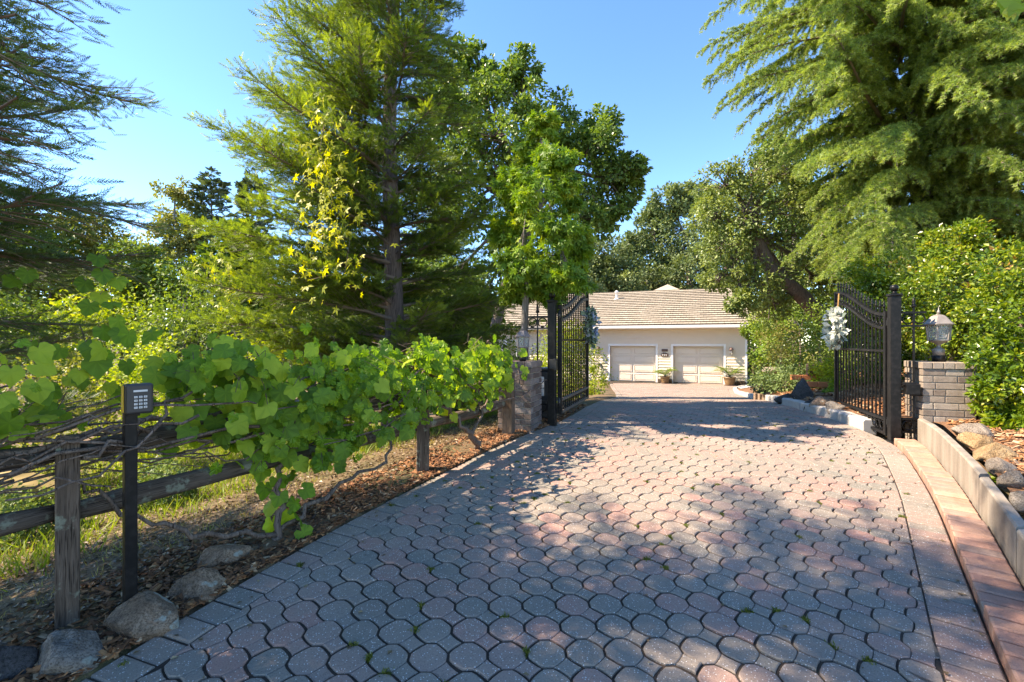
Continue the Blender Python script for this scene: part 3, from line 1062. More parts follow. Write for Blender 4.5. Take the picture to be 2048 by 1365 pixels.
# roof
EY, EZ, RY, PIT = -.52, 3.26, 5.2, .435
RZ = EZ + (RY - EY) * PIT
RX0, RX1, RXR = X0 - .5, X1 + .55, X1 - .75
rf = MB()
rf._add([(RX0, EY, EZ), (RX1, EY, EZ), (RXR, RY, RZ), (RX0, RY, RZ), (RX0, RY * 2 - EY, EZ), (RX1, RY * 2 - EY, EZ),
         (RX0, EY, EZ - .1), (RX1, EY, EZ - .1), (RX0, RY * 2 - EY, EZ - .1), (RX1, RY * 2 - EY, EZ - .1)],
        [(0, 1, 2, 3), (3, 2, 5, 4), (1, 5, 2), (6, 7, 1, 0), (7, 9, 5, 1), (6, 8, 9, 7), (0, 3, 4, 8, 6)])
roof = rf.build('roof', MAT['tile'], hm)
tl = MB()
cl = .345
ns = int(math.hypot(RY - EY, RZ - EZ) / cl) + 1
sl = Vector((0, 1, PIT)).normalized(); nr_ = Vector((0, -PIT, 1)).normalized()
for k in range(ns):
    d0, d1 = k * cl - .04, min(k * cl + cl + .05, math.hypot(RY - EY, RZ - EZ) + .02)
    f = max(d0, 0) / math.hypot(RY - EY, RZ - EZ)
    xr_ = RX1 + (RXR - RX1) * min(f + .05, 1)
    x = RX0 + (k % 2) * .15
    while x < xr_ - .05:
        x2 = min(x + .30, xr_)
        tl.tone = float(np.clip(rng.normal(.5, .13), 0, 1))
        p = Vector((0, EY, EZ)) + sl * d0; q = Vector((0, EY, EZ)) + sl * d1
        a0, a1 = p + nr_ * .115, q + nr_ * .030
        b0 = p + nr_ * .074; b1 = q + nr_ * .004
        e = .006
        vs = [(x + e, a0.y, a0.z), (x2 - e, a0.y, a0.z), (x2 - e, a1.y, a1.z), (x + e, a1.y, a1.z), (x + e, b0.y, b0.z), (x2 - e, b0.y, b0.z), (x2 - e, b1.y, b1.z), (x + e, b1.y, b1.z)]
        tl._add(vs, [(0, 1, 2, 3), (4, 5, 1, 0), (5, 6, 2, 1), (7, 4, 0, 3), (7, 6, 5, 4)])
        x = x2
o = tl.build('roof_tiles', MAT['tile'], roof, fix=False); o['kind'] = 'stuff'
rd = MB()
x = RX0
while x < RXR:
    rd.tone = float(np.clip(rng.normal(.5, .25), 0, 1))
    x2 = min(x + .34, RXR)
    rd.prism([(x, RY - .14, RZ - .01), (x, RY, RZ + .075), (x, RY + .14, RZ - .01)], (x2 - x - .01, 0, 0))
    x = x2
o = rd.build('ridge_tiles', MAT['tile'], roof); o['kind'] = 'stuff'
hp = MB()
for k in range(20):
    a = Vector((RX1, EY, EZ)).lerp(Vector((RXR, RY, RZ)), k / 20); b = Vector((RX1, EY, EZ)).lerp(Vector((RXR, RY, RZ)), (k + .97) / 20)
    hp.tone = float(np.clip(rng.normal(.5, .25), 0, 1)); hp.beam(a + Vector((0, 0, .05)), b + Vector((0, 0, .04)), .2, .05)
o = hp.build('hip_tiles', MAT['tile'], roof); o['kind'] = 'stuff'
MB().b2((RX0, EY - .09, EZ - .16), (RX1 + .02, EY - .002, EZ + .005)).build('gutter', MAT['gutter'], hm, bevel=.015)
MB().b2((RX0, EY, EZ - .19), (RX1, -.001, EZ - .165)).build('soffit', MAT['trim'], hm)
# rear wing with a hipped end
px_, py_, pz_ = 1.33, 9.6, 6.72
rb = MB()
rb._add([(px_ - 5, py_ + 5, 4.3), (px_ - 2.6, py_ - 3.2, 5.2), (px_ + 2.6, py_ - 3.2, 5.2), (px_ + 5, py_ + 5, 4.3), (px_, py_, pz_), (px_, py_ + 5, pz_)],
        [(1, 2, 4), (0, 1, 4, 5), (2, 3, 5, 4), (0, 5, 3)])
rb.build('rear_roof', MAT['tile'], hm)
# vent pipe
vp = MB().lathe([(.20, 0), (.17, .05), (.075, .10), (.075, .42), (.12, .44), (.12, .56), (.02, .62)], 10, (-1.55, 3.75, EZ + (3.75 - EY) * PIT + .05))
vp.build('vent_pipe', MAT['gutter'], roof)

# ------------------------------------------------------------------ potted cycads, hose, side yard
def to_world(x, y, z=0.0):
    c, s_ = math.cos(HANG), math.sin(HANG)
    return Vector((H0.x + x * c - y * s_, H0.y + x * s_ + y * c, H0.z + z))


def frond(P, az, L, rise, parent_mb_list, n=13, tone=.5):
    """a pinnate frond as leaf quads"""
    d = Vector((math.cos(az), math.sin(az), 0)); side = Vector((-d.y, d.x, 0))
    pts = []
    for i in range(n + 1):
        t = i / n
        pts.append(P + d * (L * (t * .9)) + Vector((0, 0, L * (rise * t - (rise + .05) * .75 * t * t))))
    mb = parent_mb_list
    mb.tone = tone
    mb.tube(pts, [.006 * (1 - .7 * i / n) for i in range(n + 1)], 3, cap=False)
    for i in range(2, n + 1):
        t = i / n
        ll = L * .27 * math.sin(PI * min(1, .18 + t * .8)) + .02
        for sgn in (-1, 1):
            b = pts[i]
            tip = b + (side * sgn * .8 + d * .6).normalized() * ll + Vector((0, 0, ll * .25))
            ww = d * .028
            mb.tone = float(np.clip(tone + rng.normal(0, .15), 0, 1))
            mb._add([b - ww, b + ww, tip], [(0, 1, 2)])


def pot_plant(hx, hy, label, sc, seed):
    W = to_world(hx, hy)
    t = thing('potted_cycad', label, 'potted plant', W, rng.uniform(0, 6), 'potted cycads at the garage')
    m = MB().lathe([(.17 * sc, 0), (.19 * sc, .03), (.24 * sc, .22 * sc), (.25 * sc, .34 * sc), (.285 * sc, .36 * sc), (.285 * sc, .41 * sc), (.24 * sc, .41 * sc), (.22 * sc, .36 * sc), (.05, .36 * sc)], 18)
    p = m.build('pot', MAT['terracotta'], t)
    MB().lathe([(.22 * sc, 0.001), (.25 * sc, .02), (.25 * sc, .035)], 16).build('saucer', MAT['plaque'], p)
    MB().lathe([(.06, .34 * sc), (.075, .40 * sc), (.05, .48 * sc)], 8).build('stump', MAT['bark'], t)
    mb = MB()
    for k in range(18):
        frond(Vector((0, 0, .46 * sc)), k * 2.399 + seed, rng.uniform(.75, .95) * sc, rng.uniform(.6, 1.6), mb, 12, rng.uniform(.2, .8))
    mb.build('fronds', MAT['cycad'], t, fix=False)
pot_plant(1.85, -.55, 'small potted cycad between the two garage doors', .95, .3)
pot_plant(5.15, -.60, 'larger potted cycad right of the second garage door', 1.12, 1.3)

m = MB()
pts = []
hc = (-1.95, -.16, .62)
for k in range(70):
    a = k * .36
    pts.append((hc[0] + (.27 + .02 * math.sin(k * .9)) * math.cos(a), hc[1] + .02 * math.sin(k * .6) - k * .0012, hc[2] + (.40 + .03 * math.sin(k * .7)) * math.sin(a)))
hb = thing('garden_hose', 'black garden hose coiled on a hook on the garage wall', 'hose', to_world(*hc), HANG)
m.tube([Vector(p) - Vector(hc) for p in pts], .013, 6)
m.build('coil', MAT['rubber'], hb)
MB().b2((-.05, .06, .28), (.05, .13, .42)).beam((0, .1, .36), (0, -.12, .38), .03, .03).build('hook', MAT['iron'], hb)

# wooden landing right of the house
W = to_world(6.55, .3)
st = thing('wooden_steps', 'small grey wooden steps beside the right corner of the house', 'steps', W, HANG)
for k, (a, z) in enumerate(((0, .32), (.3, .16))):
    for q in range(2): MB().b2((-.3 + a - .02, -.35 + q * .36, z), (.3 + a * .3, -.01 + q * .36, z + .04)).build('tread', MAT['post'], st, bevel=.004)
MB().b2((-.3, -.33, 0), (-.22, .35, .318)).build('riser', MAT['post'], st)
MB().beam((-.26, -.36, .05), (.55, -.36, .0), .04, .2).build('stringer', MAT['post'], st)
MB().b2((-.28, -.3, .36), (-.18, -.2, 1.25)).build('newel_post', MAT['plaque'], st, bevel=.006)
# boarded side fence, golden in the sun
W = to_world(7.4, 4.2)
sf = thing('side_fence', 'golden timber board fence in the yard right of the house', 'fence', W, HANG)
for k in range(16):
    MB().b2((-.4 + k * .17, -.012, 0.0), (-.4 + k * .17 + .16, .012, 1.75 + rng.uniform(-.02, .02))).build('board', MAT['fence_yellow' if k > 3 else 'fence_brown'], sf, bevel=.003)
for z in (.35, 1.35): MB().b2((-.4, .013, z), (2.3, .06, z + .09)).build('fence_rail', MAT['fence_brown'], sf)
for q in (-.35, 1.0, 2.25): MB().b2((q, .061, 0), (q + .09, .15, 1.8)).build('fence_post', MAT['fence_brown'], sf)

# ------------------------------------------------------------------ pillars
AX = Vector((.35, .937, 0)).normalized(); UX = Vector((AX.y, -AX.x, 0))
PANG = math.atan2(UX.y, UX.x)
def pillar(corner, ztop, zbot, size, label, mat, mort, corner_is_left, bl=.205, bh=.063, cap=True):
    """brick pier; corner = its corner nearest the road, local x along UX, y along AX"""
    c = Vector(corner)
    org = c + (UX * size / 2 if corner_is_left else UX * -size / 2) + AX * size / 2
    t = thing('brick_pillar', label, 'pillar', (org.x, org.y, zbot), PANG, 'brick gate pillars')
    h = ztop - zbot
    S2 = size / 2
    capz = .075
    MB().b2((-S2 + .014, -S2 + .014, 0), (S2 - .014, S2 - .014, h - capz)).build('mortar_core', mort, t)
    n = int((h - capz) / (bh + .010))
    ch = (h - capz) / n
    dpt = .09
    def brick(lo, hi, tn):
        mb = MB(); mb.tone = tn
        j = [rng.uniform(-.002, .002) for _ in range(2)]
        mb.b2((lo[0] + j[0], lo[1] + j[1], lo[2]), (hi[0] + j[0], hi[1] + j[1], hi[2]))
        mb.build('brick', mat, t, bevel=.004)
    for k in range(n):
        z0, z1 = k * ch + .005, (k + 1) * ch - .005
        # each side shows whole and cut bricks; corners alternate
        for side in range(4):
            a = -S2 + (0 if k % 2 else dpt + .008); e = S2 - (dpt + .008 if k % 2 else 0)
            first = True
            x = a
            while x < e - .02:
                L = bl if not (first and (k % 4 < 2)) else bl * .55
                L *= rng.uniform(.9, 1.08)
                x2 = min(x + L, e)
                if e - x2 < .05: x2 = e
                tn = float(np.clip(rng.normal(.5, .28), 0, 1))
                lo = (x + (.004 if x > a else 0), -S2); hi = (x2 - (.004 if x2 < e else 0), -S2 + dpt)
                P = [(lo[0], lo[1]), (hi[0], hi[1])]
                for _ in range(side): P = [(-p[1], p[0]) for p in P]
                l2 = (min(P[0][0], P[1][0]), min(P[0][1], P[1][1]), z0); h2 = (max(P[0][0], P[1][0]), max(P[0][1], P[1][1]), z1)
                brick(l2, h2, tn)
                first = False; x = x2
    # cap course of rowlock bricks
    nn = 5
    for k in range(nn):
        a = -S2 - .012 + (size + .024) * k / nn; b = a + (size + .024) / nn
        for q in range(2):
            y0 = -S2 - .012 if q == 0 else .003; y1 = -.003 if q == 0 else S2 + .012
            mb = MB(); mb.tone = float(np.clip(rng.normal(.6, .2), 0, 1))
            mb.b2((a + .003, y0, h - capz + .004), (b - .003, y1, h)); mb.build('cap_brick', mat, t, bevel=.005)
    return t, org
pR, oR = pillar((4.547, 5.2, 0), 1.225, .26, .46, 'grey brown brick pillar on the right with a bronze lantern on it', MAT['pillar_brick'], MAT['mortar'], True)
pL, oL = pillar((.235, 5.75, 0), 1.205, .28, .44, 'dark weathered brick pillar at the end of the vine covered fence', MAT['old_brick'], MAT['mortar'], False, .205, .060)


def lantern(loc, label, mat, sc=1.0, rz=0.2):
    t = thing('pillar_lantern', label, 'lantern', loc, rz, 'lanterns on the gate pillars')
    n = 6
    MB().lathe([(.062, 0), (.062, .07), (.055, .072)], 14).build('base_collar', MAT['iron'], t)
    MB().lathe([(.056, .071), (.056, .135), (.05, .15), (.022, .165), (.02, .195), (.05, .215), (.085, .235), (.10, .245)], n * 2).build('neck', mat, t)
    cg = MB()
    for k in range(n):
        a = 2 * PI * k / n + PI / n
        b = a + 2 * PI / n
        r0, r1 = .100, .118
        p0 = Vector((r0 * math.cos(a), r0 * math.sin(a), .245)); p1 = Vector((r1 * math.cos(a), r1 * math.sin(a), .425))
        cg.beam(p0, p1, .015, .015)
        q0 = Vector((r0 * math.cos(b), r0 * math.sin(b), .25)); q1 = Vector((r1 * math.cos(b), r1 * math.sin(b), .42))
        cg.beam(p0 + Vector((0, 0, .006)), q0, .014, .014); cg.beam(p1, q1 + Vector((0, 0, .004)), .014, .014)
        g = MB().poly([p0 * 1 + Vector((0, 0, .007)), q0, q1, p1 - Vector((0, 0, .007))])
        g.v = [tuple(Vector((v[0] * .985, v[1] * .985, v[2]))) for v in g.v]
        gl = g.build('glass_pane', MAT['glass'], t)
        sd_ = gl.modifiers.new('solid', 'SOLIDIFY'); sd_.thickness = .003
        # bevelled inner frame of the pane
        c = (p0 + p1 + q0 + q1) / 4
        cor = [c + (v - c) * .62 for v in (p0, q0, q1, p1)]
        fm = MB()
        for i in range(4): fm.beam(cor[i], cor[(i + 1) % 4], .006, .006)
        fm.build('pane_bead', MAT['lantern_bead'], gl)
    cg.build('cage', mat, t)
    MB().lathe([(.15, .425), (.152, .437), (.135, .452), (.105, .487), (.072, .525), (.045, .54), (.02, .546)], n, rot=PI / n, smooth=False).build('roof', mat, t)
    MB().lathe([(.015, .543), (.012, .56), (.02, .57), (.014, .585), (.006, .60), (.002, .635)], 8).build('finial', mat, t)
    MB().lathe([(.012, .245), (.012, .31), (.022, .32), (.022, .38), (.004, .395)], 8).build('bulb', MAT['white_label'], t)
    for o in t.children: pass
    t.scale = (sc, sc, sc)
    return t
lantern((oR.x, oR.y, 1.226), 'bronze pillar lantern with clear panes on the right brick pillar', MAT['lantern'], .98)
lantern((oL.x + .03, oL.y - .06, 1.206), 'dull grey pillar lantern on the left brick pillar by the vines', MAT['lantern_old'], .72)

# ------------------------------------------------------------------ gate posts, leaves, side panels
def gate_post(x, y, label, top=2.13):
    zg = float(zb(y))
    t = thing('gate_post', label, 'gate post', (x, y, zg - .05), PANG, 'posts of the driveway gate')
    h = top - zg + .05 - .16
    MB().b2((-.051, -.051, 0), (.051, .051, h)).build('shaft', MAT['iron'], t, bevel=.006)
    MB().b2((-.062, -.062, h), (.062, .062, h + .028)).build('cap', MAT['iron'], t, bevel=.006)
    MB().lathe([(.03, h + .03), (.018, h + .05), (.016, h + .06)], 10).ball((0, 0, h + .095), .042, 14, 10).build('ball_finial', MAT['iron'], t)
    MB().b2((-.075, -.075, 0), (.075, .075, .055)).build('foot', MAT['hinge_steel'], t)
    return t
GPR = (4.36, 5.36); GPL = (.53, 6.20)
gpr = gate_post(*GPR, 'black square gate post with ball finial beside the right pillar')
gpl = gate_post(*GPL, 'black square gate post with ball finial beside the left pillar')
# latch box on the right post
m = MB().b2((.07, -.12, .60), (.20, -.03, .72)).b2((.05, -.10, .70), (.16, -.05, .735)).beam((.12, -.075, .6), (.30, -.03, .60), .02, .03)
m.build('latch_box', MAT['iron'], gpr, bevel=.006)
m = MB().b2((.05, -.11, .78), (.075, .0, .93)).b2((-.01, -.11, .80), (.06, -.066, .92)); m.build('lock_plate', MAT['hinge_steel'], gpl, bevel=.004)


def gate_leaf(hinge, ang, L, zbot, label, sgn, worn):
    """local x from hinge to free end, y thickness, z up from the bottom rail"""
    t = thing('gate_leaf', label, 'gate', (hinge[0], hinge[1], zbot), PI / 2 - ang, 'leaves of the driveway gate')
    H0_, H1_ = 1.43, 1.85
    iron = MAT['iron']; rail_m = MAT['iron_worn'] if worn else iron
    def top(x):
        q = np.clip(x / L, 0, 1)
        return H0_ + (H1_ - H0_) * (0.5 - 0.5 * math.cos(PI * q))
    MB().b2((0, -.03, 0), (.055, .03, H0_ + .02)).build('hinge_stile', iron, t, bevel=.004)
    MB().b2((L - .045, -.025, 0), (L, .025, top(L) + .0)).build('latch_stile', iron, t, bevel=.004)
    N = 14
    for off in (0, -.16):
        m = MB()
        xs_ = [.055 + (L - .10) * i / 20 for i in range(21)]
        for i in range(20):
            a, b = xs_[i], xs_[i + 1]
            m.prism([(a, -.022, top(a) + off - .035), (b, -.022, top(b) + off - .035), (b, -.022, top(b) + off), (a, -.022, top(a) + off)], (0, .044, 0))
        m.build('top_rail', rail_m, t)
    for z in (0, .165): MB().b2((.055, -.022, z), (L - .045, .022, z + .035)).build('bottom_rail', rail_m, t, bevel=.003)
    MB().b2((.055, -.018, .97), (L - .045, .018, .997)).build('middle_rail', iron, t)
    n = 15
    for i in range(n):
        x = .055 + (L - .10) * (i + .5) / n
        zt_ = top(x) + .075
        p = MB().b2((x - .008, -.008, .035), (x + .008, .008, zt_)).build('picket', iron, t)
        MB().lathe([(.012, zt_ - .012), (.018, zt_), (.008, zt_ + .012), (.013, zt_ + .03), (.002, zt_ + .075)], 6, (x, 0, 0)).build('spear', iron, p)
    for i in range(n - 1):
        x = .055 + (L - .10) * (i + 1) / n
        sp = (L - .10) / n
        MB().ring((x, 0, top(x) - .097), sp * .40, .007, (0, 1, 0), 12, 5).build('ring', iron, t)
        MB().ring((x, 0, .10), sp * .40, .007, (0, 1, 0), 12, 5).build('ring', iron, t)
    for z in (.1, 1.25):
        MB().lathe([(.018, z), (.018, z + .12)], 10, (-.018, 0, 0)).b2((-.03, -.02, z + .03), (.01, .02, z + .09)).build('hinge', MAT['hinge_steel'], t)
    # diagonal arm below the leaf for the opener
    return t
aR, aL = R(19.0), R(20.5)
hR = (GPR[0] + .01, GPR[1] + .10); hL = (GPL[0] + .10, GPL[1] + .04)
glR = gate_leaf(hR, aR, 1.86, .36, 'black iron gate leaf swung open on the right with a white wreath', 1, False)
glL = gate_leaf(hL, aL, 1.86, .49, 'black iron gate leaf swung open on the left with a blue wreath', -1, True)


def side_panel(p, q, label, zlo, zhi):
    p, q = Vector(p), Vector(q)
    t = thing('gate_side_panel', label, 'gate panel', (p.x, p.y, 0), math.atan2((q - p).y, (q - p).x), 'iron panels between gate post and pillar')
    L = (q - p).length
    iron = MAT['iron']
    for z in (zhi, zhi + .15, zlo, zlo + .15): MB().b2((0, -.012, z), (L, .012, z + .022)).build('rail', iron, t)
    n = max(1, int(L / .11))
    for i in range(n):
        x = L * (i + .5) / n
        for z in (zhi, zlo): MB().ring((x, 0, z + .086), min(.058, L / n * .46), .008, (0, 1, 0), 12, 5).build('ring', iron, t)
    for i in range(1, n + (1 if n == 1 else 0)):
        x = L * i / n if n > 1 else L - .015
        pk = MB().b2((x - .009, -.009, zlo), (x + .009, .009, zhi + .24)).build('picket', iron, t)
        MB().lathe([(.015, zhi + .22), (.03, zhi + .235), (.012, zhi + .25), (.02, zhi + .28), (.002, zhi + .34)], 6, (x, 0, 0)).build('spear', iron, pk)
        MB().ring((x, 0, zhi + .235), .02, .006, (0, 1, 0), 8, 4).build('collar', iron, pk)
    return t
side_panel((GPR[0] + .06, GPR[1] - .03, 0), (GPR[0] + .27, GPR[1] - .10, 0), 'narrow iron panel with one ring beside the right gate post', .42, 1.62)
side_panel((GPL[0] - .32, GPL[1] + .08, 0), (GPL[0] - .06, GPL[1] + .02, 0), 'iron panel with paired rings between left pillar and gate post', .50, 1.62)

# gate opener box behind the left panel
W = Vector((.44, 6.75, float(gz(.44, 6.75))))
go_ = thing('gate_opener', 'black gate opener box with a white number sticker behind the left gate post', 'gate opener', W, R(-8))
MB().b2((-.2, -.14, .20), (.16, .16, .68)).build('housing', MAT['plastic'], go_, bevel=.02)
MB().b2((-.22, -.16, .68), (.18, .18, .72)).build('lid', MAT['plastic'], go_, bevel=.012)
MB().b2((-.2, -.14, 0), (.16, .16, .20)).build('plinth', MAT['plastic'], go_)
sk_ = MB().b2((-.10, -.146, .33), (.03, -.141, .60)).build('sticker', MAT['white_label'], go_)
def text(body, size, loc, rot, mat, parent, name):
    c = bpy.data.curves.new(name, 'FONT')
    c.body = body; c.size = size; c.align_x = 'CENTER'; c.align_y = 'CENTER'; c.extrude = .0006
    c.materials.append(mat)
    tmp = bpy.data.objects.new(name, c)
    me = bpy.data.meshes.new_from_object(tmp)
    bpy.data.objects.remove(tmp)
    o = bpy.data.objects.new(name, me); COL.objects.link(o)
    o.location = loc; o.rotation_euler = rot; o.parent = parent
    return o
text('2', .13, (-.035, -.149, .53), (R(90), 0, 0), MAT['ink'], sk_, 'digit')
MB().b2((-.10, -.1475, .435), (.03, -.1465, .445)).build('printed_line', MAT['ink'], sk_)

# ------------------------------------------------------------------ wreaths
def petal_tmpl(l, w):
    return np.array([[(0, 0, 0), (l * .5, -w, .02), (l, 0, -.01), (l * .5, w, .02)]], float)
def wreath(leaf, lx, side, zc, label, mat, ribbon, nleaf, rad=.21):
    ang = leaf.rotation_euler.z
    d = Vector((math.cos(ang), math.sin(ang), 0)); nrm = Vector((-d.y, d.x, 0)) * side
    C = Vector(leaf.location) + d * lx + nrm * .07; C.z = zc
    t = thing('wreath', label, 'wreath', C, 0, 'wreaths hung on the gate leaves')
    n = nleaf
    a = rng.uniform(0, 2 * PI, n)
    er_ = (np.cos(a)[:, None] * np.array(d)[None] + np.sin(a)[:, None] * np.array((0, 0, 1.))[None])
    P = er_ * (rad + rng.normal(0, .035, n))[:, None] + np.array(nrm)[None] * rng.uniform(-.02, .08, n)[:, None]
    X = norm(rng.normal(0, 1, (n, 3)) + er_ * .9 + np.array(nrm) * .5)
    Zn = norm(rng.normal(0, .6, (n, 3)) + np.array(nrm) * 1.2)
    V, Fc = place(petal_tmpl(1, .3), P, X, Zn, rng.uniform(.07, .13, n))
    npobj('leaves', [(V, Fc, rng.uniform(0, 1, n), 0)], mat, t)
    # flowers
    for k in range(8):
        b = k * 2 * PI / 8 + rng.uniform(-.3, .3)
        c = np.array(d) * math.cos(b) * rad + np.array((0, 0, 1.)) * math.sin(b) * rad + np.array(nrm) * .07
        m_ = 11
        th = np.arange(m_) * 2.4
        el_ = np.array(nrm)[None] * np.linspace(.9, .2, m_)[:, None] + (np.cos(th)[:, None] * np.array(d)[None] + np.sin(th)[:, None] * np.array((0, 0, 1.))[None])
        V, Fc = place(petal_tmpl(1, .42), np.repeat(c[None], m_, 0), norm(el_), norm(np.array(nrm)[None] - .5 * el_ + rng.normal(0, .1, (m_, 3))), np.full(m_, .075))
        npobj('flower', [(V, Fc, np.clip(rng.normal(.85, .12, m_), 0, 1), 0)], mat, t)
    MB().ring((0, 0, 0), rad, .018, nrm, 20, 5).build('hoop', MAT['twig'], t)
    if ribbon:
        zt_ = leaf.location.z + 1.80 - zc
        MB().beam(Vector((0, 0, rad * .8)) + nrm * .0, Vector((0, 0, zt_)) - nrm * .02, .035, .006, up=nrm).build('ribbon', MAT['ribbon'], t)
    return t
wreath(glR, 1.55, 1, 1.64, 'white flowered wreath hung from an orange ribbon on the right gate leaf', MAT['white_petal'], True, 300)
wreath(glL, 1.62, -1, 1.70, 'blue and grey green flowered wreath on the left gate leaf', MAT['blue_petal'], False, 300)

# ------------------------------------------------------------------ keypad pedestal
kx, ky = at(260, 1185, 2.27).x, 2.27
kz = Z(kx, ky)
kp = thing('keypad_pedestal', 'black metal post with a gate keypad in front of the vine fence', 'keypad', (kx, ky, 1.258 - 1.128), R(52))
MB().b2((-.025, -.025, -.25), (.025, .025, 1.02)).build('post', MAT['iron'], kp, bevel=.005)
MB().b2((-.02, -.04, .97), (.03, .0, 1.10)).build('bracket', MAT['iron'], kp)
kbx = MB().b2((-.036, -.098, .985), (.070, -.052, 1.128)).build('keypad', MAT['keypad'], kp, bevel=.011)
MB().b2((-.041, -.062, .993), (-.0365, -.030, 1.120)).build('side_strip', MAT['yellow'], kbx, bevel=.002)
MB().b2((-.036, -.0515, .990), (.068, -.026, 1.124)).build('back_case', MAT['plastic'], kbx, bevel=.006)
MB().b2((-.010, -.1015, 1.090), (.044, -.0985, 1.099)).build('display', MAT['key'], kbx)
lab = '123456789*0#'
for r_ in range(4):
    for c_ in range(3):
        xx, zz = -.001 + c_ * .0185, 1.066 - r_ * .0165
        MB().b2((xx - .0066, -.1022, zz - .0050), (xx + .0066, -.0985, zz + .0050)).build('key', MAT['key'], kbx, bevel=.0012)
        text(lab[r_ * 3 + c_], .0085, (xx, -.1025, zz), (R(90), 0, 0), MAT['ink'], kbx, 'digit')

# ------------------------------------------------------------------ wooden post and rail fence
FP = Vector((-2.07, 2.19, 0)); FD = Vector((1.25, 2.14, 0)).normalized(); FN = Vector((FD.y, -FD.x, 0))
FL = 2.478
fz = lambda s: Z(FP.x + FD.x * s, FP.y + FD.y * s)
fence = thing('rail_fence', 'weathered lichen spotted wooden post and rail fence under the grape vines', 'fence', (FP.x, FP.y, fz(0)))
FO = Vector(fence.location)
FR = Matrix.Rotation(math.atan2(FD.y, FD.x) + R(-58), 3, 'Z')
def fpt(s, q, z): return Vector((FP.x + FD.x * s + FN.x * q, FP.y + FD.y * s + FN.y * q, z))
for s_, w_ in ((-FL, .12), (0, .086), (FL, .115), (4.02, .13)):
    zt_ = {0: 1.02, FL: 1.105}.get(s_, 1.08 if s_ > 0 else .98)
    z0 = fz(s_) - .1
    c = fpt(s_, .0, (zt_ + z0) / 2) - FO
    m = MB().box((0, 0, 0), (w_, w_ * .8, zt_ - z0), None)
    o = m.build('post', MAT['fence_brown'] if s_ > 3 else MAT['post'], fence, bevel=.008)
    o.location = c; o.rotation_euler = (rng.normal(0, .012), rng.normal(0, .012), R(42) if s_ < 2 else (R(12) if s_ < 3 else PANG))
def rail(s0, s1, z0, z1, q, r=.052):
    m = MB()
    n = 10
    pts, rad = [], []
    L = (fpt(s1, q, z1) - fpt(s0, q, z0)).length
    for i in range(n + 1):
        t = i / n
        pts.append((t * L - L / 2, .006 * math.sin(t * 9), .010 * math.sin(t * 5 + s0)))
        rad.append(r * (1 + .08 * math.sin(t * 13 + s0)) * (.8 if i in (0, n) else 1))
    m.tube(pts, rad, 9)
    o = m.build('rail', MAT['rail'], fence)
    a, b = fpt(s0, q, z0), fpt(s1, q, z1)
    d = (b - a).normalized()
    o.rotation_euler = d.to_track_quat('X', 'Z').to_euler()
    o.location = (a + b) / 2 - FO
for (s0, s1) in ((-FL + .03, -.03), (.02, FL - .02), (FL + .03, 4.0)):
    k = .012
    rail(s0, s1, .645 + k * s0, .655 + k * s1, -.05)
    rail(s0, s1, .925 + k * s0, .935 + k * s1, -.05)

# ------------------------------------------------------------------ foliage builders
def leafquad(w=.32, fold=.12):
    """folded leaf as two triangles-quads: base, left, tip / base, tip, right"""
    return np.array([[(0, 0, 0), (.42, -w, fold), (1, 0, -.04)], [(0, 0, 0), (1, 0, -.04), (.42, w, fold)]], float)


def spray(n, nl, w, ang=50, droop=.0, roll=0.0):
    q = []
    for i in range(n):
        t = (i + .6) / n
        l = nl * (1 - .55 * t) * (0.75 if i == 0 else 1)
        a = R(ang * (1 - .25 * t))
        for s_ in (-1, 1):
            rl = R(roll) * (1 if i % 2 else -1) + R(8) * s_
            b = np.array((t * .95, 0, 0)); e = b + np.array((math.cos(a) * l, s_ * math.sin(a) * l * math.cos(rl), -droop * l + math.sin(a) * l * math.sin(rl)))
            nn = np.array((-math.sin(a) * s_, math.cos(a), 0)) * w
            q.append([b - nn * .5, e - nn * .4, e + nn * .4, b + nn * .5])
    q.append([(.85, -w * .5, 0), (1.12, -w * .2, 0), (1.12, w * .2, 0), (.85, w * .5, 0)])
    return np.array(q, float)


def tree_parts(t, base, trunk_mb, bark, crown_groups, leafm, cname='crown'):
    trunk_mb.build('trunk', bark, t, origin=base)
    groups = [(V - np.array(base)[None], Fc, tn, 0) for V, Fc, tn in crown_groups]
    npobj(cname, groups, leafm, t)


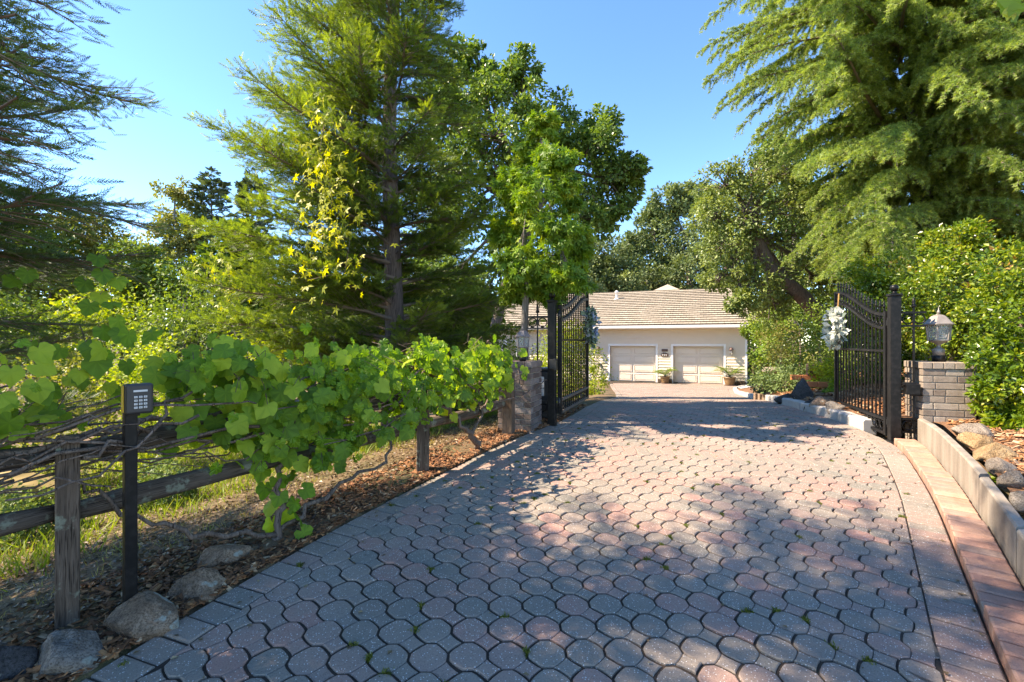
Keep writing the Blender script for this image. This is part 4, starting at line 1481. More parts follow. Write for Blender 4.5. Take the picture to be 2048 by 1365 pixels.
def branch_mesh(name, L, rr, tmpl, size, mats, sec_gap, spray_gap, droop, up, e0, tone0, splay=.75):
    """one feathery bough: local x runs outwards, z up"""
    tm = MB()
    wob = rr.uniform(0, 6)
    f = lambda q: np.array((L * q, .05 * L * math.sin(q * 3.2 + wob), L * (e0 * q - droop * q * q + up * q ** 3)))
    br = .010 + .009 * L
    tm.tube([f(q) for q in (0, .2, .4, .6, .8, 1.0)], [br, br * .85, br * .66, br * .48, br * .3, .004], 6, cap=False)
    P, X, Zn, S, T = [], [], [], [], []
    ns_ = max(4, int(L * .9 / sec_gap))
    for i in range(ns_):
        q = .10 + .90 * (i + rr.random()) / ns_
        for s_ in (-1, 1):
            p0 = f(q)
            ls = (.40 * L * (1 - q) ** .8 + .15) * rr.uniform(.55, 1.15)
            tang = f(min(q + .03, 1.0)) - f(max(q - .03, 0)); tang = tang / np.linalg.norm(tang)
            sdir = tang * rr.uniform(.55, 1.0) + np.array((0, 1., 0)) * s_ * rr.uniform(.5, 1.0) + np.array((0, 0, rr.uniform(-.35, .25)))
            sdir /= np.linalg.norm(sdir)
            sag = rr.uniform(-.05, .22)
            g = lambda u_: p0 + sdir * ls * u_ + np.array((0, 0, -sag * ls * u_ * u_))
            if ls > .25: tm.tube([g(0), g(.5), g(.95)], [.005, .0035, .0015], 3, cap=False)
            m_ = max(2, int(ls / spray_gap))
            perp = np.cross(sdir, (0, 0, 1.))
            for j in range(m_):
                u_ = (j + rr.random()) / m_
                ax = sdir * .8 + perp * (1 if (j + i) % 2 else -1) * rr.uniform(.1, .8) + np.array((0, 0, rr.uniform(-.25, .55)))
                P.append(g(u_)); X.append(ax)
                Zn.append(np.array((0, 0, .8)) + rr.normal(0, splay, 3))
                S.append(size * rr.uniform(.65, 1.25))
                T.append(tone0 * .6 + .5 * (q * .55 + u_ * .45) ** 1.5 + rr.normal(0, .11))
    for _ in range(5):
        P.append(f(rr.uniform(.93, 1.0))); X.append(np.array((1, rr.uniform(-.5, .5), rr.uniform(0, .6)))); Zn.append(np.array((0, 0, 1.)) + rr.normal(0, .4, 3)); S.append(size); T.append(.62 + rr.normal(0, .1))
    P, X, Zn, S, T = map(np.array, (P, X, Zn, S, T))
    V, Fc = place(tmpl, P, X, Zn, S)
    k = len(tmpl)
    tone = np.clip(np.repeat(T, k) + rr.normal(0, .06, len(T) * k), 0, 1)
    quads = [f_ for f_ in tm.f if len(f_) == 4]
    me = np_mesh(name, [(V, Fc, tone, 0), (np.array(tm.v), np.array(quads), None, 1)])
    for m in mats: me.materials.append(m)
    return me


def view_px(p):
    return CX + p[0] / max(p[1], .05) * F_PX, CY - (p[2] - HC) / max(p[1], .05) * F_PX


def conifer(label, base, H, rfun, z0, mat, tr, seed, step, tmpl, size, bark, group=None, hi_cut=1e9, elev=(.05, .35), droop=.35, up=.25, name='redwood_tree', nbr=4, tone0=.35, sec_gap=.08, spray_gap=.06, lens=(2.5, 1.8, 1.1, .55), keep=None, splay=.75, thin=None):
    rr = np.random.default_rng(seed)
    t = thing(name, label, 'tree', base, 0, group)
    b = Vector(base)
    tm = MB()
    n = 16
    tp = lambda z: Vector((.04 * math.sin(z * .9), .04 * math.cos(z * .7), z))
    tm.tube([tp(H * i / n - (.15 if i == 0 else 0)) for i in range(n + 1)], [max(tr * (1 - .93 * (i / n)) * (1.25 if i == 0 else 1), .012) for i in range(n + 1)], 14)
    # bare dead twigs low on the trunk
    for _ in range(int(26 * min(1, H / 12))):
        z = rr.uniform(.3, min(H * .5, 6)); az = rr.uniform(0, 2 * PI); l = rr.uniform(.15, .6)
        d = Vector((math.cos(az), math.sin(az), rr.uniform(-.2, .3)))
        tm.tube([tp(z), tp(z) + d * l * .6, tp(z) + d * l + Vector((0, 0, rr.normal(0, .06)))], [.012, .007, .002], 4, cap=False)
    tm.build('trunk', bark, t)
    lib = {}
    for L in lens:
        lib[L] = [branch_mesh('branch', L, rr, tmpl, size, (mat, MAT['twig']), sec_gap, spray_gap, droop * rr.uniform(.7, 1.25), up * rr.uniform(.7, 1.3), 0.0, tone0, splay) for _ in range(3)]
    z, ph, cnt = z0, rr.uniform(0, 6), 0
    while z < H - .1:
        for k in range(nbr):
            az = ph + k * 2 * PI / nbr + rr.uniform(-.4, .4)
            L = rfun(z) * rr.uniform(.72, 1.12)
            if thin is not None:
                L *= thin(az, z)
                if rr.random() > thin(az, z) ** 1.6: continue
            if L < .15: continue
            e = rr.uniform(*elev)
            zz = z + rr.uniform(-step / 2, step / 2)
            if keep is not None:
                ok = True
                for _ in range(12):
                    tip = b + tp(zz) + Vector((math.cos(az), math.sin(az), e - droop + up)) * L
                    if (tip.y < 1.4 and tip.x < -2.9) or (tip.y >= 1.4 and keep(*view_px(tip))): break
                    L *= .86
                if L < .3: continue
            best = min(lib, key=lambda q: abs(math.log(q / L)))
            o = bpy.data.objects.new('branch', lib[best][rr.integers(0, 3)]); COL.objects.link(o)
            o.parent = t
            o.location = tp(zz)
            o.rotation_euler = Euler((rr.normal(0, .22), -math.atan(e), az), 'XYZ')
            sc = L / best
            o.scale = (sc, sc, sc)
            cnt += 1
        z += step * (2.2 if z > hi_cut else 1)
        ph += 1.1
    print(label[:30], 'branches', cnt, 'tris', [len(m.polygons) * 2 for v in lib.values() for m in v])
    return t


LQ = leafquad()
def clump_leaves(clumps, n_sub, n_leaf, size, rr, up=.6, flat=.75, sub_r=(.28, .42), shell=.62):
    """clumps: (centre, radius or 3 radii). returns leaf frames and the centres of the leafy sub-clumps"""
    P, X, Zn, S, T, C = [], [], [], [], [], []
    for c, r in clumps:
        c = np.array(c); r = np.array([r, r, r * .85]) if not hasattr(r, '__len__') else np.array(r)
        d = norm(rr.normal(0, 1, (n_sub, 3)))
        q = shell + (1 - shell) * rr.random(n_sub) ** .6
        q *= np.where(rr.random(n_sub) < .2, rr.uniform(.2, .9, n_sub), 1)
        sc = c + d * q[:, None] * r
        C.append(sc)
        srad = rr.uniform(*sub_r, n_sub) * r.mean()
        for i in range(n_sub):
            m_ = int(n_leaf * rr.uniform(.6, 1.4))
            dd = norm(rr.normal(0, 1, (m_, 3)))
            rad = rr.random(m_) ** .45
            p = sc[i] + dd * (rad * srad[i])[:, None] * np.array((1, 1, flat))
            P.append(p)
            X.append(norm(dd * .8 + d[i] * .4 + rr.normal(0, .6, (m_, 3)) + np.array((0, 0, -.25))))
            Zn.append(norm(dd * .5 + d[i] * .3 + np.array((0, 0, up)) + rr.normal(0, .45, (m_, 3))))
            S.append(size * rr.uniform(.65, 1.3, m_))
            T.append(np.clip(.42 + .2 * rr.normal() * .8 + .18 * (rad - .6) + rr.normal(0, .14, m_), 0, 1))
    return np.concatenate(P), np.concatenate(X), np.concatenate(Zn), np.concatenate(S), np.concatenate(T), np.concatenate(C)


def broad_tree(name, label, base, trunk_pts, trunk_r, clumps, n_sub, n_leaf, size, mat, bark, seed, group=None, tmpl=LQ, cat='tree', limb_r=.35, up=.6, flat=.75, sub_r=(.28, .42), shell=.62, twigs=True, part_name='crown', stem='trunk', drop=0.0):
    rr = np.random.default_rng(seed)
    t = thing(name, label, cat, base, 0, group)
    P, X, Zn, S, T, C = clump_leaves(clumps, n_sub, n_leaf, size, rr, up, flat, sub_r, shell)
    if drop: X = norm(X + np.array((0, 0, -drop)))
    tm = MB()
    tp = [Vector(p) for p in trunk_pts]
    n = len(tp)
    tm.tube(tp, [trunk_r * (1.3 if i == 0 else 1) * (1 - .55 * i / (n - 1)) for i in range(n)], 10)
    k = 0
    for c, r in clumps:
        c = Vector(c); rm = r if not hasattr(r, '__len__') else sum(r) / 3
        s_ = tp[-1] if n < 3 else tp[max(1, n - 1 - (k % 2))]
        mid = s_.lerp(c, .5) + Vector((rr.normal(0, .06), rr.normal(0, .06), .12)) * (c - s_).length * .6
        lr = trunk_r * limb_r
        tm.tube([s_, s_.lerp(mid, .5), mid, mid.lerp(c, .6), c], [lr, lr * .85, lr * .65, lr * .45, lr * .25], 6, cap=False)
        if twigs:
            sub = C[k * n_sub:(k + 1) * n_sub]
            for q in sub[:min(n_sub, 22)]:
                q = Vector(q); m2 = c.lerp(q, .5) + Vector((0, 0, -.05 * rm))
                tm.tube([mid.lerp(c, .5 + .5 * rr.random()), m2, q], [lr * .22, lr * .14, lr * .05], 4, cap=False)
        k += 1
    tm.build(stem, bark, t, origin=base)
    V, Fc = place(tmpl, P, X, Zn, S)
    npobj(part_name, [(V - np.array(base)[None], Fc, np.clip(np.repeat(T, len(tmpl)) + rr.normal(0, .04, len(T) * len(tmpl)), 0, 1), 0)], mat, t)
    return t


def shrub(name, label, px, py, Y, r, n_sub, n_leaf, size, mat, seed, squash=.9, group=None, cat='shrub', base=None, wide=1.0, up=.6, tmpl=LQ):
    c = at(px, py, Y)
    rad = r * Y / F_PX
    zg = float(bedz(c.x, c.y)) if c.x > er(c.y) else Z(c.x, c.y)
    if base is not None: zg = base
    zg = min(zg, c.z - rad * .3)
    b = (c.x, c.y, zg)
    top = c.z + rad * squash
    rz = max((top - zg) / 2 * 1.06, rad * .3)
    c.z = top - rz
    tp = [(c.x, c.y, zg - .05), (c.x + .02, c.y, (zg + c.z) / 2), (c.x, c.y + .02, c.z)]
    return broad_tree(name, label, b, tp, max(.012, rad * .045), [(tuple(c), (rad * wide, rad * wide, rz))], n_sub, n_leaf, size, mat, MAT['twig'], seed, group, tmpl, cat, .5, up, 1.0, (.26, .42), .55, True, 'foliage', 'stem')

# ------------------------------------------------------------------ conifers
SP1 = spray(8, .36, .060, 46, roll=30)
SP0 = spray(12, .26, .034, 42, roll=34)
b1 = (-2.09, 8.2, Z(-2.09, 8.2))
def r_center(z): return float(np.interp(z, [0, .8, 2.5, 7, 10, 14.0], [1.7, 2.7, 2.85, 2.05, 1.4, .1]))
def thin_center(az, z):
    """boughs are short on the house side and few on the side facing the road"""
    dx = math.cos(az); side = .72 if z > 2.6 else .85
    k = 1 - (1 - side) * max(0, dx)
    if z > 3.6 and mnoise.noise((z * .8, math.cos(az) * 1.4, math.sin(az) * 1.4 + 5)) > .36: return .03
    road = math.cos(az - math.atan2(-8.2, 2.09))
    if road > .80: k *= .6 if z < 4.4 else .85
    return k
conifer('tall redwood with a straight grey trunk behind the grape vines', b1, 14.0, r_center, .5, MAT['redwood'], .185, 3, .20, SP1, .115, MAT['bark'], hi_cut=9.6, elev=(.15, .5), droop=.40, up=.3, nbr=5, sec_gap=.062, spray_gap=.045, lens=(2.8, 2.1, 1.5, .9), splay=.9, thin=thin_center)
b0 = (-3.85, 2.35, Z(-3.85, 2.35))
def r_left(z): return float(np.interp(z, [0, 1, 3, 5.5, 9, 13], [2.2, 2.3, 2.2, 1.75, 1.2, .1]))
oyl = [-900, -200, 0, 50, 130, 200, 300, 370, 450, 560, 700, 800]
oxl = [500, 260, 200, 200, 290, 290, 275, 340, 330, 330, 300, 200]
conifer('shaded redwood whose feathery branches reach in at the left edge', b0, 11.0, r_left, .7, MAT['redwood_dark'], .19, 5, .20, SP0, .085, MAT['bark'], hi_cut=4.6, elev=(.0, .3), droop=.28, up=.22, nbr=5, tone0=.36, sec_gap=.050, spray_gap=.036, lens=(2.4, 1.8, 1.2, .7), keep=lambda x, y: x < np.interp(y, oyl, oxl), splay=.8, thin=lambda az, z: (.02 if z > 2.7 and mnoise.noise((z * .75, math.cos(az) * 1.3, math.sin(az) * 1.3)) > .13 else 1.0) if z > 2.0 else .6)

# ------------------------------------------------------------------ sweetgum
def star():
    q = []
    tips = [(0.0, 1.0), (62, .86), (-62, .86), (128, .6), (-128, .6)]
    for a, l in tips:
        a = R(a); d = np.array((math.cos(a), math.sin(a), 0)); n_ = np.array((-d[1], d[0], 0))
        q.append([np.array((.0, 0, 0)), d * l * .45 - n_ * .17, d * l + np.array((0, 0, -.12)), d * l * .45 + n_ * .17])
    q = np.array(q, float); q[..., 0] += .25
    return q
STAR = star()
cl = []
for px, py, r, dy in ((1085, 250, 36, 0), (1060, 310, 48, .2), (1110, 320, 50, -.6), (1035, 380, 48, 0), (1090, 385, 62, -.75), (1135, 390, 40, .2), (1050, 460, 60, .1), (1115, 460, 55, -.8), (1040, 530, 45, -.6), (1100, 530, 58, .2), (1140, 560, 42, -.7), (1070, 565, 45, .2), (1010, 460, 36, .2), (1150, 470, 36, 0), (1110, 590, 40, 0), (1030, 580, 36, .1), (1150, 520, 36, .2)):
    Y = 6.5 + dy
    cl.append((tuple(at(px, py, Y)), r * Y / F_PX))
bs = (.166, 6.5, Z(.166, 6.5))
broad_tree('sweetgum_tree', 'slender bright green sweetgum tree behind the left gate post', bs, [bs, (.17, 6.5, 1.6), (.20, 6.5, 2.3), (.30, 6.5, 3.3), (.40, 6.5, 4.2)], .060, cl, 22, 34, .066, MAT['sweetgum'], MAT['grey_bark'], 21, tmpl=STAR, up=.25, limb_r=.3, drop=.5, shell=.35)

# ------------------------------------------------------------------ oaks
def clist(L, Y): return [(tuple(at(px, py, Y + dy)), r * (Y + dy) / F_PX) for px, py, r, dy in L]
cl = clist([(1010, 160, 55, 0), (960, 200, 60, .6), (1045, 210, 52, -.4), (920, 260, 60, .5), (990, 270, 62, -.3), (1060, 290, 60, .3), (1150, 290, 50, 0), (1195, 285, 46, -.5), (1250, 340, 40, 0), (1205, 245, 34, .2), (1110, 230, 50, .3), (1040, 140, 40, 0), (925, 190, 56, 1), (870, 200, 50, 1.5), (850, 290, 60, 1.8), (920, 120, 40, 1), (850, 400, 60, 1.8), (860, 500, 60, 1.8), (900, 250, 60, 1.4), (880, 330, 60, 1.4), (890, 430, 60, 1.4), (960, 130, 36, .6), (1220, 360, 60, -.2), (1165, 370, 58, .5), (1245, 375, 40, .3), (930, 350, 60, .8), (1000, 360, 66, .6), (1180, 440, 44, -.2), (930, 440, 60, .9), (1010, 460, 60, 1), (1225, 425, 40, 0), (900, 560, 60, 1), (980, 570, 55, 1.2)], 12.0)
bo = (-.6, 12.4, Z(-.6, 12.4))
broad_tree('oak_tree', 'dark leafy oak spreading behind the sweetgum and redwood', bo, [bo, (-.52, 12.4, 1.5), (-.15, 12.3, 3.0), (.5, 12.2, 4.6), (.85, 12.1, 5.8)], .17, cl, 24, 56, .115, MAT['oak'], MAT['bark'], 31, limb_r=.4)

cl = clist([(1445, 365, 50, 0), (1500, 350, 52, .4), (1560, 345, 50, .8), (1425, 430, 46, 0), (1485, 425, 62, -.3), (1550, 420, 62, .3), (1610, 400, 56, 1), (1440, 490, 50, -.2), (1500, 500, 58, .2), (1570, 490, 60, .5), (1450, 555, 44, -.2), (1510, 565, 52, -.3), (1580, 560, 58, .8), (1640, 480, 60, 1.2), (1480, 610, 32, -.6), (1640, 570, 50, 1.4), (1540, 615, 40, .6)], 15)
b4 = (10.9, 15.6, .1)
broad_tree('oak_tree', 'olive green oak leaning over the right end of the roof', b4, [b4, tuple(at(1660, 650, 15.4)), tuple(at(1600, 590, 15.2)), tuple(at(1545, 545, 15)), tuple(at(1515, 480, 15)), tuple(at(1500, 430, 15))], .30, cl, 24, 58, .105, MAT['olive_oak'], MAT['bark'], 33, limb_r=.35)

bgroup = 'oaks behind the house'
def far_tree(px, label, L, Y, mat, seed, size=.30, n_sub=34, n_leaf=74, name='oak_tree', group=bgroup, bark=MAT['bark'], tr=.3):
    cl_ = clist(L, Y)
    x = (px - CX) / F_PX * Y
    g = Z(x, Y)
    b = (x, Y, g)
    top = min(c[0][2] for c in cl_)
    return broad_tree(name, label, b, [b, (x + .2, Y, (g + top) / 2), (x, Y, top)], tr, cl_, n_sub, n_leaf, size, mat, bark, seed, group, limb_r=.5)
far_tree(1215, 'rounded grey green oak just behind the left part of the roof', [(1215, 510, 48, 0), (1180, 550, 45, 1), (1240, 560, 48, -1), (1200, 590, 45, 0), (1255, 600, 40, 0)], 42, MAT['far_oak'], 41)
far_tree(1300, 'dark oak with open crown behind the middle of the roof', [(1270, 490, 30, 0), (1310, 460, 44, 1), (1330, 520, 48, 0), (1285, 560, 46, -1), (1340, 580, 46, 0), (1310, 430, 24, 0)], 47, MAT['far_oak'], 42)
far_tree(1380, 'broad tall oak behind the roof left of the leaning oak', [(1345, 410, 42, 0), (1390, 400, 40, 0), (1365, 460, 56, 1), (1410, 500, 56, 0), (1380, 550, 52, -1), (1420, 590, 46, 0)], 44, MAT['far_oak'], 43)
far_tree(1580, 'tall dark oak whose top shows behind the leaning oak and cedar', [(1560, 310, 44, 0), (1600, 330, 60, 1), (1640, 400, 70, 0), (1590, 420, 60, 0), (1650, 500, 70, 0), (1600, 520, 60, 0), (1680, 590, 60, 0)], 26, MAT['oak'], 44, size=.2)
far_tree(1130, 'oak seen between sweetgum and roof', [(1150, 500, 40, 0), (1120, 540, 50, 0), (1090, 580, 50, 0), (1160, 580, 40, 0)], 38, MAT['far_oak'], 45, size=.26)

far_tree(1330, 'low dense oak filling the gap behind the roof ridge', [(1230, 570, 44, 0), (1290, 590, 44, 0), (1350, 585, 46, 0), (1410, 580, 44, 0), (1330, 540, 50, 1), (1250, 530, 44, 1)], 52, MAT['far_oak'], 46, size=.36)
far_tree(1470, 'wide oak behind the leaning oak above the roof end', [(1440, 420, 50, 0), (1500, 400, 56, 0), (1460, 490, 56, 0), (1530, 470, 60, 0), (1480, 560, 56, 0), (1550, 560, 60, 0), (1590, 620, 60, 0), (1540, 650, 50, 0)], 33, MAT['olive_oak'], 47, size=.22)
# left background
far_tree(365, 'thin pale yellow green tree left of the distant pine', [(350, 385, 32, 0), (375, 430, 40, 1), (340, 450, 36, 0), (385, 480, 36, 0), (330, 490, 36, 0), (360, 510, 40, 0)], 26, MAT['pale_leaf'], 51, size=.19, n_sub=22, n_leaf=40, name='pale_tree', group='trees down the left slope', bark=MAT['grey_bark'], tr=.16)
for (px, L, Y, mt, lb, sd_) in (
    (60, [(20, 470, 70, 0), (100, 500, 70, 1), (60, 560, 80, 0), (0, 600, 80, 0)], 20, 'shrub', 'green broadleaf tree behind the left redwood branches', 52),
    (190, [(170, 480, 60, 0), (230, 520, 60, 1), (200, 590, 70, 0), (150, 560, 60, 0)], 22, 'pale_leaf', 'yellowish tree behind the hanging grape shoots', 53),
    (480, [(480, 480, 40, 0), (440, 540, 50, 0), (500, 560, 50, 0), (530, 600, 50, 0)], 17, 'shrub', 'leafy tree low beside the redwood on the left slope', 54),
    (870, [(840, 560, 60, 0), (900, 540, 60, 1), (880, 610, 60, 0), (930, 600, 50, -1), (830, 640, 60, 0), (910, 660, 55, 0), (960, 640, 40, 0)], 21, 'shrub', 'dense green tree filling the view between redwood trunk and house roof', 57),
    (740, [(700, 560, 60, 0), (760, 600, 60, 1), (720, 650, 60, 0), (650, 620, 60, 0)], 20, 'shrub', 'green tree directly behind the redwood trunk', 58),
    (290, [(270, 540, 55, 0), (320, 570, 55, 0), (250, 600, 55, 0)], 19, 'shrub', 'green tree between the yellowish tree and the round bush', 56)):
    far_tree(px, lb, L, Y, MAT[mt], sd_, size=.19, n_sub=34, n_leaf=70, name='broadleaf_tree', group='trees down the left slope', bark=MAT['bark'], tr=.12)
SPP = spray(5, .45, .16)
for px, Y, top, hw, lb, sd_ in ((424, 27, 335, 56, 'dark pine with bare straight trunk far beyond the fence', 61), (505, 29, 335, 45, 'grey green pine half hidden by the tall redwood', 62)):
    x = (px - CX) / F_PX * Y
    g = Z(x, Y)
    Hh = HC + (CY - top) / F_PX * Y - g
    rw_ = hw * Y / F_PX
    conifer(lb, (x, Y, g), Hh, (lambda z, Hh=Hh, rw_=rw_: rw_ * float(np.interp(z / Hh, [0, .3, .6, .9, 1], [.6, 1.0, .9, .45, .05]))), Hh * .22, MAT['pine'], .17, sd_, .34, SPP, .36, MAT['grey_bark'], name='pine_tree', elev=(.0, .4), droop=.3, up=.25, nbr=4, sec_gap=.20, spray_gap=.20, group='pines beyond the fence', lens=(1.6, 1.0, .5))

# far wooded rise behind the left slope
rrw = np.random.default_rng(401)
cw = []
for k in range(95):
    x = rrw.uniform(-75, -2) if k < 70 else rrw.uniform(-2, 70); y = rrw.uniform(44, 62) if k < 70 else rrw.uniform(62, 75)
    r_ = rrw.uniform(3.0, 4.5)
    cw.append(((x, y, rrw.uniform(-1, 3.4) + (y - 42) * .12), (r_, r_, r_ * .9)))
P_, X_, Z_, S_l, T_, C_ = clump_leaves(cw, 26, 26, .62, rrw)
V_, F_ = place(LQ, P_, X_, Z_, S_l)
ow = npobj('far_wood', [(V_, F_, np.repeat(T_, 2), 0)], MAT['far_oak'], None, 'stuff')
ow['label'] = 'far wood closing the view beyond the house and the left slope'

# ------------------------------------------------------------------ deodar cedar on the right
def cedar():
    rr = np.random.default_rng(77)
    b = np.array((11.3, 13.0, float(bedz(11.3, 13.0))))
    t = thing('cedar_tree', 'huge weeping cedar filling the upper right corner', 'tree', tuple(b))
    tm = MB()
    H = 17.5
    tp = lambda z: np.array((.05 * math.sin(z), .05 * math.cos(z * .8), z))
    tm.tube([tp(H * i / 14 - .1) for i in range(15)], [max(.28 * (1 - .92 * i / 14), .015) for i in range(15)], 12)
    tm.build('trunk', MAT['grey_bark'], t)
    # the left outline of the crown
    oy = [-400, 0, 60, 150, 240, 262, 330, 450, 560, 620, 700]
    ox = [1440, 1400, 1350, 1385, 1420, 1500, 1570, 1600, 1650, 1720, 1800]
    tuft = []
    for k in range(8):
        a = k * 2.4
        el_ = R(20 + 60 * ((k * .37) % 1))
        d = np.array((math.cos(el_), math.sin(el_) * math.cos(a), math.sin(el_) * math.sin(a)))
        n_ = np.cross(d, (.3, .5, .8)); n_ /= np.linalg.norm(n_)
        tuft.append([n_ * .085, d * 1.0, -n_ * .085])
    tuft = np.array(tuft)

    def bough(L):
        mb = MB()
        wob = rr.uniform(0, 6); e0 = rr.uniform(.18, .36); cd = rr.uniform(.45, .70)
        f = lambda q: np.array((L * q, .07 * L * math.sin(q * 2.6 + wob), L * (e0 * q - cd * q * q)))
        br = .012 + .009 * L
        mb.tube([f(q) for q in (0, .15, .3, .5, .7, .85, 1)], [br, br * .85, br * .7, br * .5, br * .3, br * .2, .004], 6, cap=False)
        P, X, Zn, S, T = [], [], [], [], []
        ns_ = int(L / .095) + 3
        for i in range(ns_):
            q = .08 + .92 * (i + rr.random()) / ns_
            for s_ in (-1, 1):
                p0 = f(q)
                ls = rr.uniform(.30, 1.0) * (.45 + .75 * (1 - q)) * min(1, .35 + L / 4)
                sdir = np.array((rr.uniform(.4, 1.0), s_ * rr.uniform(.3, 1.0), 0)); sdir /= np.linalg.norm(sdir)
                dr = rr.uniform(.35, 1.3)
                g = lambda u_: p0 + sdir * ls * u_ * (1 - .25 * u_) + np.array((0, 0, -dr * ls * u_ * u_ * .8 + .08 * ls * u_))
                mb.tube([g(0), g(.35), g(.7), g(1.0)], [.007, .005, .0035, .0015], 3, cap=False)
                m_ = max(3, int(ls / .024))
                for j in range(m_):
                    u_ = (j + rr.random()) / m_
                    ax = (g(min(u_ + .05, 1)) - g(max(u_ - .05, 0)))
                    P.append(g(u_) + rr.normal(0, .012, 3)); X.append(ax / (np.linalg.norm(ax) + 1e-6) + rr.normal(0, .7, 3))
                    Zn.append(rr.normal(0, 1, 3) + np.array((0, 0, .5)))
                    S.append(rr.uniform(.055, .095)); T.append(.22 + .5 * u_ + rr.normal(0, .12))
        P, X, Zn, S, T = map(np.array, (P, X, Zn, S, T))
        V, Fc = place(tuft, P, X, Zn, S)
        tone = np.clip(np.repeat(T, len(tuft)) + rr.normal(0, .06, len(T) * len(tuft)), 0, 1)
        me = np_mesh('branch', [(V, Fc, tone, 0), (np.array(mb.v), np.array([f_ for f_ in mb.f if len(f_) == 4]), None, 1)])
        me.materials.append(MAT['cedar']); me.materials.append(MAT['twig'])
        return me, (e0 - cd)
    lib = {L: [bough(L) for _ in range(2)] for L in (5.6, 4.4, 3.2, 2.1, 1.1)}
    z, ph, cnt = 2.3, 0.0, 0
    while z < 16.5:
        L0 = float(np.interp(z, [1.8, 3.5, 8, 12, 17], [4.6, 6.0, 7.3, 6.2, .6]))
        low = z < 11.5
        for k in range(7 if low else 4):
            az = ph + k * 2 * PI / (6 if low else 4) + rr.uniform(-.4, .4)
            d = np.array((math.cos(az), math.sin(az), 0))
            if d[1] > .6 and rr.random() < .5: continue
            L = L0 * rr.uniform(.7, 1.1)
            for _ in range(14):
                tip = b + tp(z) + d * L + np.array((0, 0, -.25 * L))
                px_, py_ = view_px(tip)
                if tip[1] < 2.5 or px_ > np.interp(py_, oy, ox): break
                L *= .88
            if b[1] + d[1] * L < 8.2: L *= .68
            if L < .5: continue
            best = min(lib, key=lambda q: abs(math.log(q / L)))
            me, _e = lib[best][rr.integers(0, 2)]
            o = bpy.data.objects.new('branch', me); COL.objects.link(o); o.parent = t
            o.location = tp(z + rr.uniform(-.12, .12))
            o.rotation_euler = Euler((rr.normal(0, .2), rr.normal(-.04, .10), az), 'XYZ')
            sc = L / best; o.scale = (sc, sc, sc); cnt += 1
        z += .25 if low else .6
        ph += 1.0
    print('cedar branches', cnt, [len(v[0].polygons) for q in lib.values() for v in q])
cedar()

# ------------------------------------------------------------------ hedge shrubs on the right
def hedge(label, L, Y, seed, size, n_sub=26, n_leaf=60):
    cl_ = clist(L, Y)
    c = cl_[0][0]
    zg = float(bedz(c[0], c[1]))
    b = (c[0], c[1], zg)
    return broad_tree('hedge_shrub', label, b, [(b[0], b[1], zg - .05), (b[0] + .05, b[1], zg + .5), (b[0], b[1] + .1, zg + 1.0)], .05, cl_, n_sub, n_leaf, size, MAT['hedge'], MAT['twig'], seed, 'glossy shrubs along the right side', cat='shrub', up=.35, shell=.5, sub_r=(.25, .4), part_name='foliage', stem='stem')
hedge('yellow green glossy shrub rising behind the right gate post', [(1760, 600, 70, 0), (1730, 660, 60, -.2), (1800, 560, 70, .2), (1800, 660, 70, 0), (1740, 560, 55, .4), (1850, 600, 70, .2), (1780, 720, 60, 0), (1850, 690, 60, .1)], 8.2, 81, .058, 34, 80)
hedge('tall glossy shrub behind the bronze lantern', [(1900, 580, 80, 0), (1950, 540, 80, .3), (1880, 650, 70, 0), (1940, 650, 80, -.2), (1990, 600, 80, .2), (1980, 700, 80, -.3), (1910, 500, 60, .4)], 7.0, 82, .060, 34, 80)
hedge('dark glossy shrub hanging over the mulch at the right edge', [(2060, 640, 100, 0), (2030, 720, 70, -.2), (2010, 790, 58, -.3), (2070, 800, 90, -.2), (2060, 890, 70, -.2), (2085, 960, 60, -.1), (2040, 560, 80, .2), (2050, 930, 46, -.6), (2062, 985, 46, -.9), (2020, 850, 36, -.4)], 5.1, 83, .058, 36, 80)

# ------------------------------------------------------------------ garden shrubs beyond the gate
S_ = shrub
S_('round_bush', 'rounded bronze green bush right of the house corner', 1562, 690, 13.0, 46, 34, 60, .06, MAT['bronze'], 91)
S_('conifer_bush', 'feathery green bush behind the white wreath', 1640, 670, 11.5, 52, 40, 60, .06, MAT['shrub'], 92, squash=1.2)
S_('rosemary_mound', 'low grey green rosemary mound spilling over the stone edge', 1570, 765, 10.2, 48, 44, 70, .055, MAT['rosemary'], 93, squash=.55, wide=1.25)
S_('rosemary_mound', 'smaller rosemary clump beside the gravel corner', 1525, 772, 12.0, 26, 26, 50, .055, MAT['rosemary'], 99, squash=.7)
S_('lime_shrub', 'pale lime variegated shrub beside the red clay edging', 1655, 742, 9.2, 30, 26, 40, .06, MAT['lime'], 94, squash=.9)
S_('lime_shrub', 'lower lime shrub under the variegated one', 1690, 775, 8.6, 26, 22, 36, .06, MAT['lime'], 95, squash=.7)
S_('green_mound', 'bright green mound on the mulch by the gate leaf', 1672, 795, 8.2, 24, 24, 50, .045, MAT['sweetgum'], 96, squash=.6)
S_('bare_shrub', 'sparse shrub with yellow leaves and tangled stems', 1615, 715, 10.0, 30, 14, 14, .06, MAT['pale_leaf'], 97)
S_('lime_shrub', 'yellow green shrub seen through the open right gate', 1735, 745, 8.8, 30, 22, 40, .06, MAT['lime'], 104)
c = at(1530, 650, 21)
broad_tree('small_tree', 'small dark green tree with slanting trunk right of the house', (c.x + .35, 21, -.75), [(c.x + .35, 21, -.8), (c.x + .25, 21, .2), (c.x, 21, 1.2)], .12, clist([(1530, 650, 36, 0), (1560, 620, 40, .5), (1510, 665, 24, 0), (1600, 640, 40, 1)], 21), 26, 60, .11, MAT['shrub'], MAT['bark'], 98)
